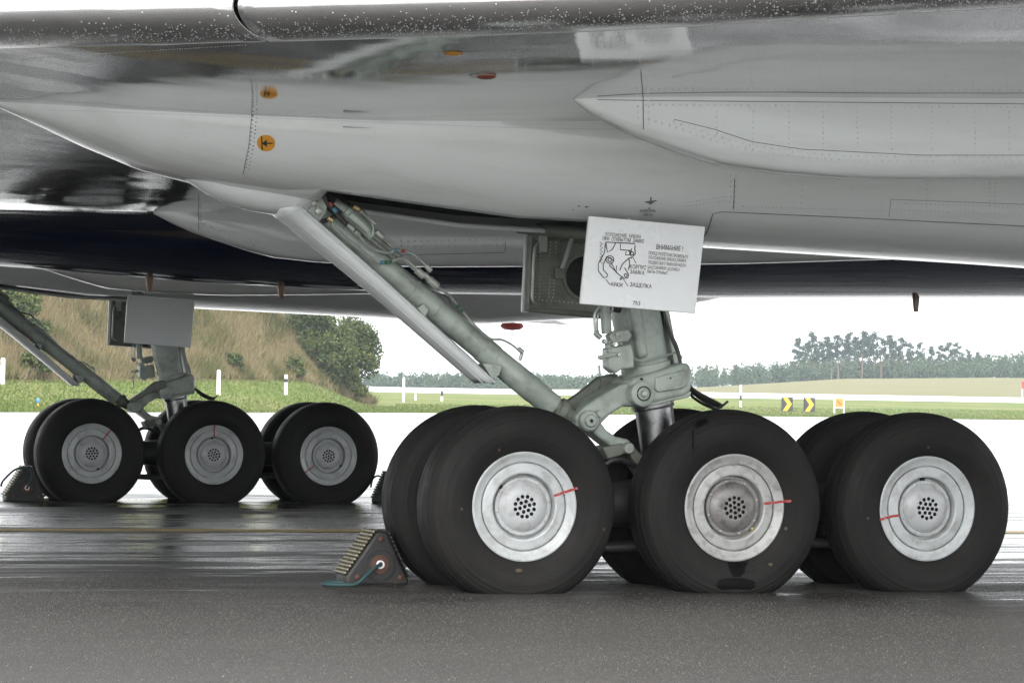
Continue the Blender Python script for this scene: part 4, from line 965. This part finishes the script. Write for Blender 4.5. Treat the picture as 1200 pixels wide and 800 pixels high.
        if nm == 'outer' and not far: placard = door; PL = q
        if nm == 'inner' and not far: inner_door = door; inner_lining = lining
    B(MB().tube([(-.75, 1.05, 1.76), (-.55, .7, 1.72), (-.4, .5, 1.70)], .03, 12), 'door_link', 'gear_green_dark', leg); B(MB().tube([(-.30, -.20, 1.70), (-.35, .2, 1.60)], .02, 12), 'door_link', 'gear_green_dark', leg)

TREES['lining'] = bvh(inner_lining)
rivets('lining', [([(629, 280), (627, 348)], 4), ([(634, 280), (632, 348)], 4), ([(646, 276), (644, 300)], 4), ([(650, 320), (648, 350)], 4), ([(645, 320), (643, 350)], 4), ([(652, 276), (651, 296)], 4), ([(616, 350), (700, 357)], 5)], .0042, inner_door, 'gear_green')
# ---- writing on the outer door
ex = Vector(PL[1])-Vector(PL[0]); exn = ex.normalized(); ezn = (Vector(PL[0])-Vector(PL[3])).normalized(); dg = None
def text_mesh(s):
    cu = bpy.data.curves.new('lettering', 'FONT'); cu.body = s; cu.size = 1.0; cu.resolution_u = 3; cu.offset = .004
    o = bpy.data.objects.new('lettering', cu); COL.objects.link(o)
    bpy.context.view_layer.update(); me = bpy.data.meshes.new_from_object(o.evaluated_get(bpy.context.evaluated_depsgraph_get()))
    bpy.data.objects.remove(o); return me
def put_text(s, u0, v0, u1, v1, cap, O_fn, parent, mat='black_ink'):
    me = text_mesh(s); co = np.array([v.co for v in me.vertices])
    x0, x1 = co[:, 0].min(), co[:, 0].max(); a, b = O_fn(u0, v0), O_fn(u1, v1); ev = (b-a)/(x1-x0); h_ = cap*.0041/.72
    n_ = Vector((0, -1, 0))
    for v in me.vertices: v.co = a+ev*(v.co.x-x0)+ezn*(v.co.y*h_)
    me.materials.clear(); o = link('lettering', me, mat, parent)
    return o
onp = lambda u, v: Vector(PY(u, v, -.2525))
for s, u0, v0, u1, v1, cap in (('ПОЛОЖЕНИЕ  КРЮКА', 709, 276.5, 751, 279.5, 4.0), ('ПРИ  ОТКРЫТОМ  ЗАМКЕ', 706, 281.5, 754.5, 285, 4.2), ('ВНИМАНИЕ !', 769, 292, 800, 294.5, 5.6),
        ('ПЕРЕД ПОЛЁТОМ ПРОВЕРЬТЕ', 760, 298, 806, 303, 3.6), ('ПОЛОЖЕНИЕ КРЮКА ЗАМКА', 760, 303.5, 804, 307.5, 3.6), ('ПОДВЕСКИ ГЛАВНОЙ НОГИ', 759.5, 309, 803, 313, 3.6), ('ШАССИ:КРЮК ДОЛЖЕН', 759, 314.5, 796, 318, 3.6), ('БЫТЬ ОТКРЫТ', 758.5, 319.5, 782, 322, 3.6),
        ('КОРПУС', 738, 314.5, 757, 316, 4.6), ('ЗАМКА', 738, 320.5, 755, 322, 4.4), ('КРЮК', 716, 335, 730, 336.5, 4.4), ('ЗАЩЕЛКА', 738, 335.5, 763.5, 338, 4.6), ('753', 741.5, 356.5, 750, 357.5, 4.2)):
    put_text(s, u0, v0, u1, v1, cap, onp, placard, 'ink_grey' if cap < 4.1 else 'black_ink')
def strokes(lines, w, parent, fn, name, mat='black_ink'):
    for ln in lines:
        pts = [fn(u, v) for u, v in ln]; vs = []
        for i, p in enumerate(pts):
            d = (pts[min(i+1, len(pts)-1)]-pts[max(i-1, 0)]).normalized(); s = Vector((d.z, 0, -d.x))*w*.0021; vs += [p-s, p+s]
        MB().add(vs, [(2*i, 2*i+1, 2*i+3, 2*i+2) for i in range(len(pts)-1)]).build(name, mat, parent, recalc=False)
cr = lambda *p: [(600+a/4, 230+b/4) for a, b in p]; circ = lambda a, b, r, n=16: cr(*[(a+r*math.cos(t), b+r*math.sin(t)) for t in np.linspace(0, 6.4, n)])
strokes([cr((440, 215), (575, 222), (577, 240)), cr((440, 215), (447, 262), (470, 250), (485, 220)), cr((440, 215), (432, 270)), cr((508, 222), (508, 250), (560, 255)), cr((545, 255), (553, 262), (550, 275), (532, 275), (535, 258)),
         cr((575, 240), (578, 270), (562, 288), (555, 275), (560, 245)), circ(562, 268, 8), cr((432, 268), (405, 315), (405, 350), (430, 382), (445, 378), (448, 366)), cr((448, 366), (428, 345), (428, 320), (444, 282)),
         circ(459, 297, 18), circ(459, 297, 9), cr((444, 282), (478, 302), (462, 322)), cr((455, 322), (496, 362), (525, 385), (543, 382), (547, 368), (528, 335)), circ(533, 370, 7), cr((470, 320), (490, 358), (490, 325)), cr((512, 330), (520, 315), (548, 290), (562, 288)), cr((512, 330), (505, 348)), cr((548, 290), (552, 320), (545, 345)), cr((505, 390), (512, 378), (518, 384), (508, 392))], 1.0, placard, onp, 'hook_diagram')
strokes([cr(*[(418+(6 if k % 2 else -6), 215+k*9) for k in range(12)])], .8, placard, onp, 'spring_diagram')
strokes([cr((568, 288), (582, 315)), cr((440, 388), (460, 415)), cr((522, 388), (545, 422))], .7, placard, onp, 'pointer_line')
hp = hit('pod', 762, 246); Yp = hp[0].y-.012
def onpod(u, v):
    h = hit('pod', u, v); return h[0]+h[1]*.002
exn2 = None
def pod_text(s, u0, u1, v, cap):
    me = text_mesh(s); co = np.array([q.co for q in me.vertices]); x0, x1 = co[:, 0].min(), co[:, 0].max(); bad = False
    for q in me.vertices: q.co = onpod(u0+(q.co.x-x0)/(x1-x0)*(u1-u0), v-q.co.y/.72*cap)
    me.materials.clear(); link('lettering', me, 'ink_grey', pod_near)
pod_text('ЗАЗЕМЛИТЬ', 749, 768, 246, 2.8); pod_text('ЗДЕСЬ', 753, 764, 250, 2.6)

# ------------------------------------------------------------------ wheel chocks
def chock(loc, size, rz, label, rope):
    r = empty('wheel_chock', (loc[0], loc[1], 0), rz); tag(r, label, 'chock', 'triangular wheel chocks'); w, h, dp = size
    def put(mb, nm, mat, **kw):
        o = mb.build(nm, mat, None, **kw); o.parent = r; return o
    poly = [(-w*.5, 0, .003), (w*.5, 0, .003), (w*.5, 0, .03), (w*.14, 0, h), (-.02*w, 0, h), (-w*.5, 0, .05)]
    put(MB().prism(poly, (0, dp, 0)), 'block', 'chock_rubber', bevel=.016, seg=3)
    n = 13; a = Vector((-w*.5, 0, .05)); b = Vector((-.02*w, 0, h)); d = b-a; nr = Vector((-d.z, 0, d.x)).normalized()
    for k in range(n):
        p = a+d*((k+.5)/n)+nr*.010; mb = MB(); m_ = 7
        for j in range(m_):
            y = dp*(j+.5)/m_; q_ = dp/m_; mb.tube([p+Vector((0, y+q_*z_, 0)) for z_ in (-.44, -.3, 0, .3, .44)], [.004, .0088, .0108, .0088, .004], 8)
        put(mb, 'cleat', 'cleat_brass', bevel=.002)
    for k in range(11):
        p = Vector((w*.5, 0, .04)).lerp(Vector((w*.14, 0, h)), (k+.5)/11); put(MB().box(p+Vector((.004, dp/2, .002)), (.016, dp*.96, .010), Matrix.Rotation(.9, 3, 'Y')), 'tooth', 'chock_rubber')
    for k in range(12): put(MB().box((-w*.44+w*.88*k/11, dp/2, .004), (.012, dp*1.01, .008)), 'tooth', 'chock_rubber')
    c = (.03*w, 0, h*.40)
    put(MB().lathe([(.082, -.001), (.080, .004), (.070, .005), (.068, -.001)], c, (0, -1, 0), 36), 'moulded_ring', 'chock_rubber'); put(MB().lathe([(.046, -.001), (.045, .006), (.03, .008), (.002, .008)], c, (0, -1, 0), 30), 'rust_plate', 'chock_rust'); put(MB().lathe([(.020, .007), (.020, .014), (.013, .016), (.012, .007)], c, (0, -1, 0), 24), 'rope_eyelet', 'white_plastic')
    for q in ((.04*w, 0, h*.86), (-.32*w, 0, h*.17), (.36*w, 0, h*.16)): put(MB().lathe([(.014, -.001), (.013, .006), (.008, .009), (.001, .009)], q, (0, -1, 0), 14), 'bolt', 'chock_rust')
    put(MB().tube(spline([Vector(c)+Vector((p[0], p[1], p[2])) for p in rope], 6), .0085, 10), 'rope', 'rope_green')
p0, p1 = PZ(405, 687, 0), PZ(477, 687, 0)
chock(((p0[0]+p1[0])/2+.01, .60), (.31, .262, .20), 0.0, 'black rubber chock with brass cleats and green rope before the front near wheel', [(0, -.012, 0), (-.03, -.03, -.012), (-.075, -.05, -.045), (-.13, -.06, -.088), (-.20, -.05, -.093), (-.262, -.02, -.092), (-.268, .03, -.09), (-.22, .05, -.086), (-.15, .04, -.09)])
chock((-1.63, 11.28), (.32, .30, .22), 0.0, 'black chock with grey rope loop at the leftmost far wheel', [(0, -.012, 0), (.02, -.03, .05), (.03, -.03, .12), (-.01, -.02, .165), (-.10, .0, .15), (-.19, .03, .06), (-.21, .03, .01)])
chock((1.575, 11.60), (.30, .28, .22), math.pi, 'black chock behind the rear far wheel beside the near tyre', [(0, -.012, 0), (.0, -.03, .06), (.06, -.03, .12), (.12, -.02, .10), (.14, -.02, .02)])

# ------------------------------------------------------------------ haze
hz = MB(); hz.box((0, 0, 15.5), (8100, 8100, 33)); ho = hz.build('haze', None, None, smooth_=False); tag(ho, kind='stuff')
hm = bpy.data.materials.new('air'); hm.use_nodes = True; t_ = hm.node_tree; t_.nodes.remove(t_.nodes['Principled BSDF'])
pv = t_.nodes.new('ShaderNodeVolumePrincipled'); pv.inputs['Density'].default_value = .00017; pv.inputs['Color'].default_value = (.80, .92, 1, 1); pv.inputs['Anisotropy'].default_value = .2
t_.links.new(pv.outputs[0], t_.nodes['Material Output'].inputs['Volume']); ho.data.materials.append(hm)
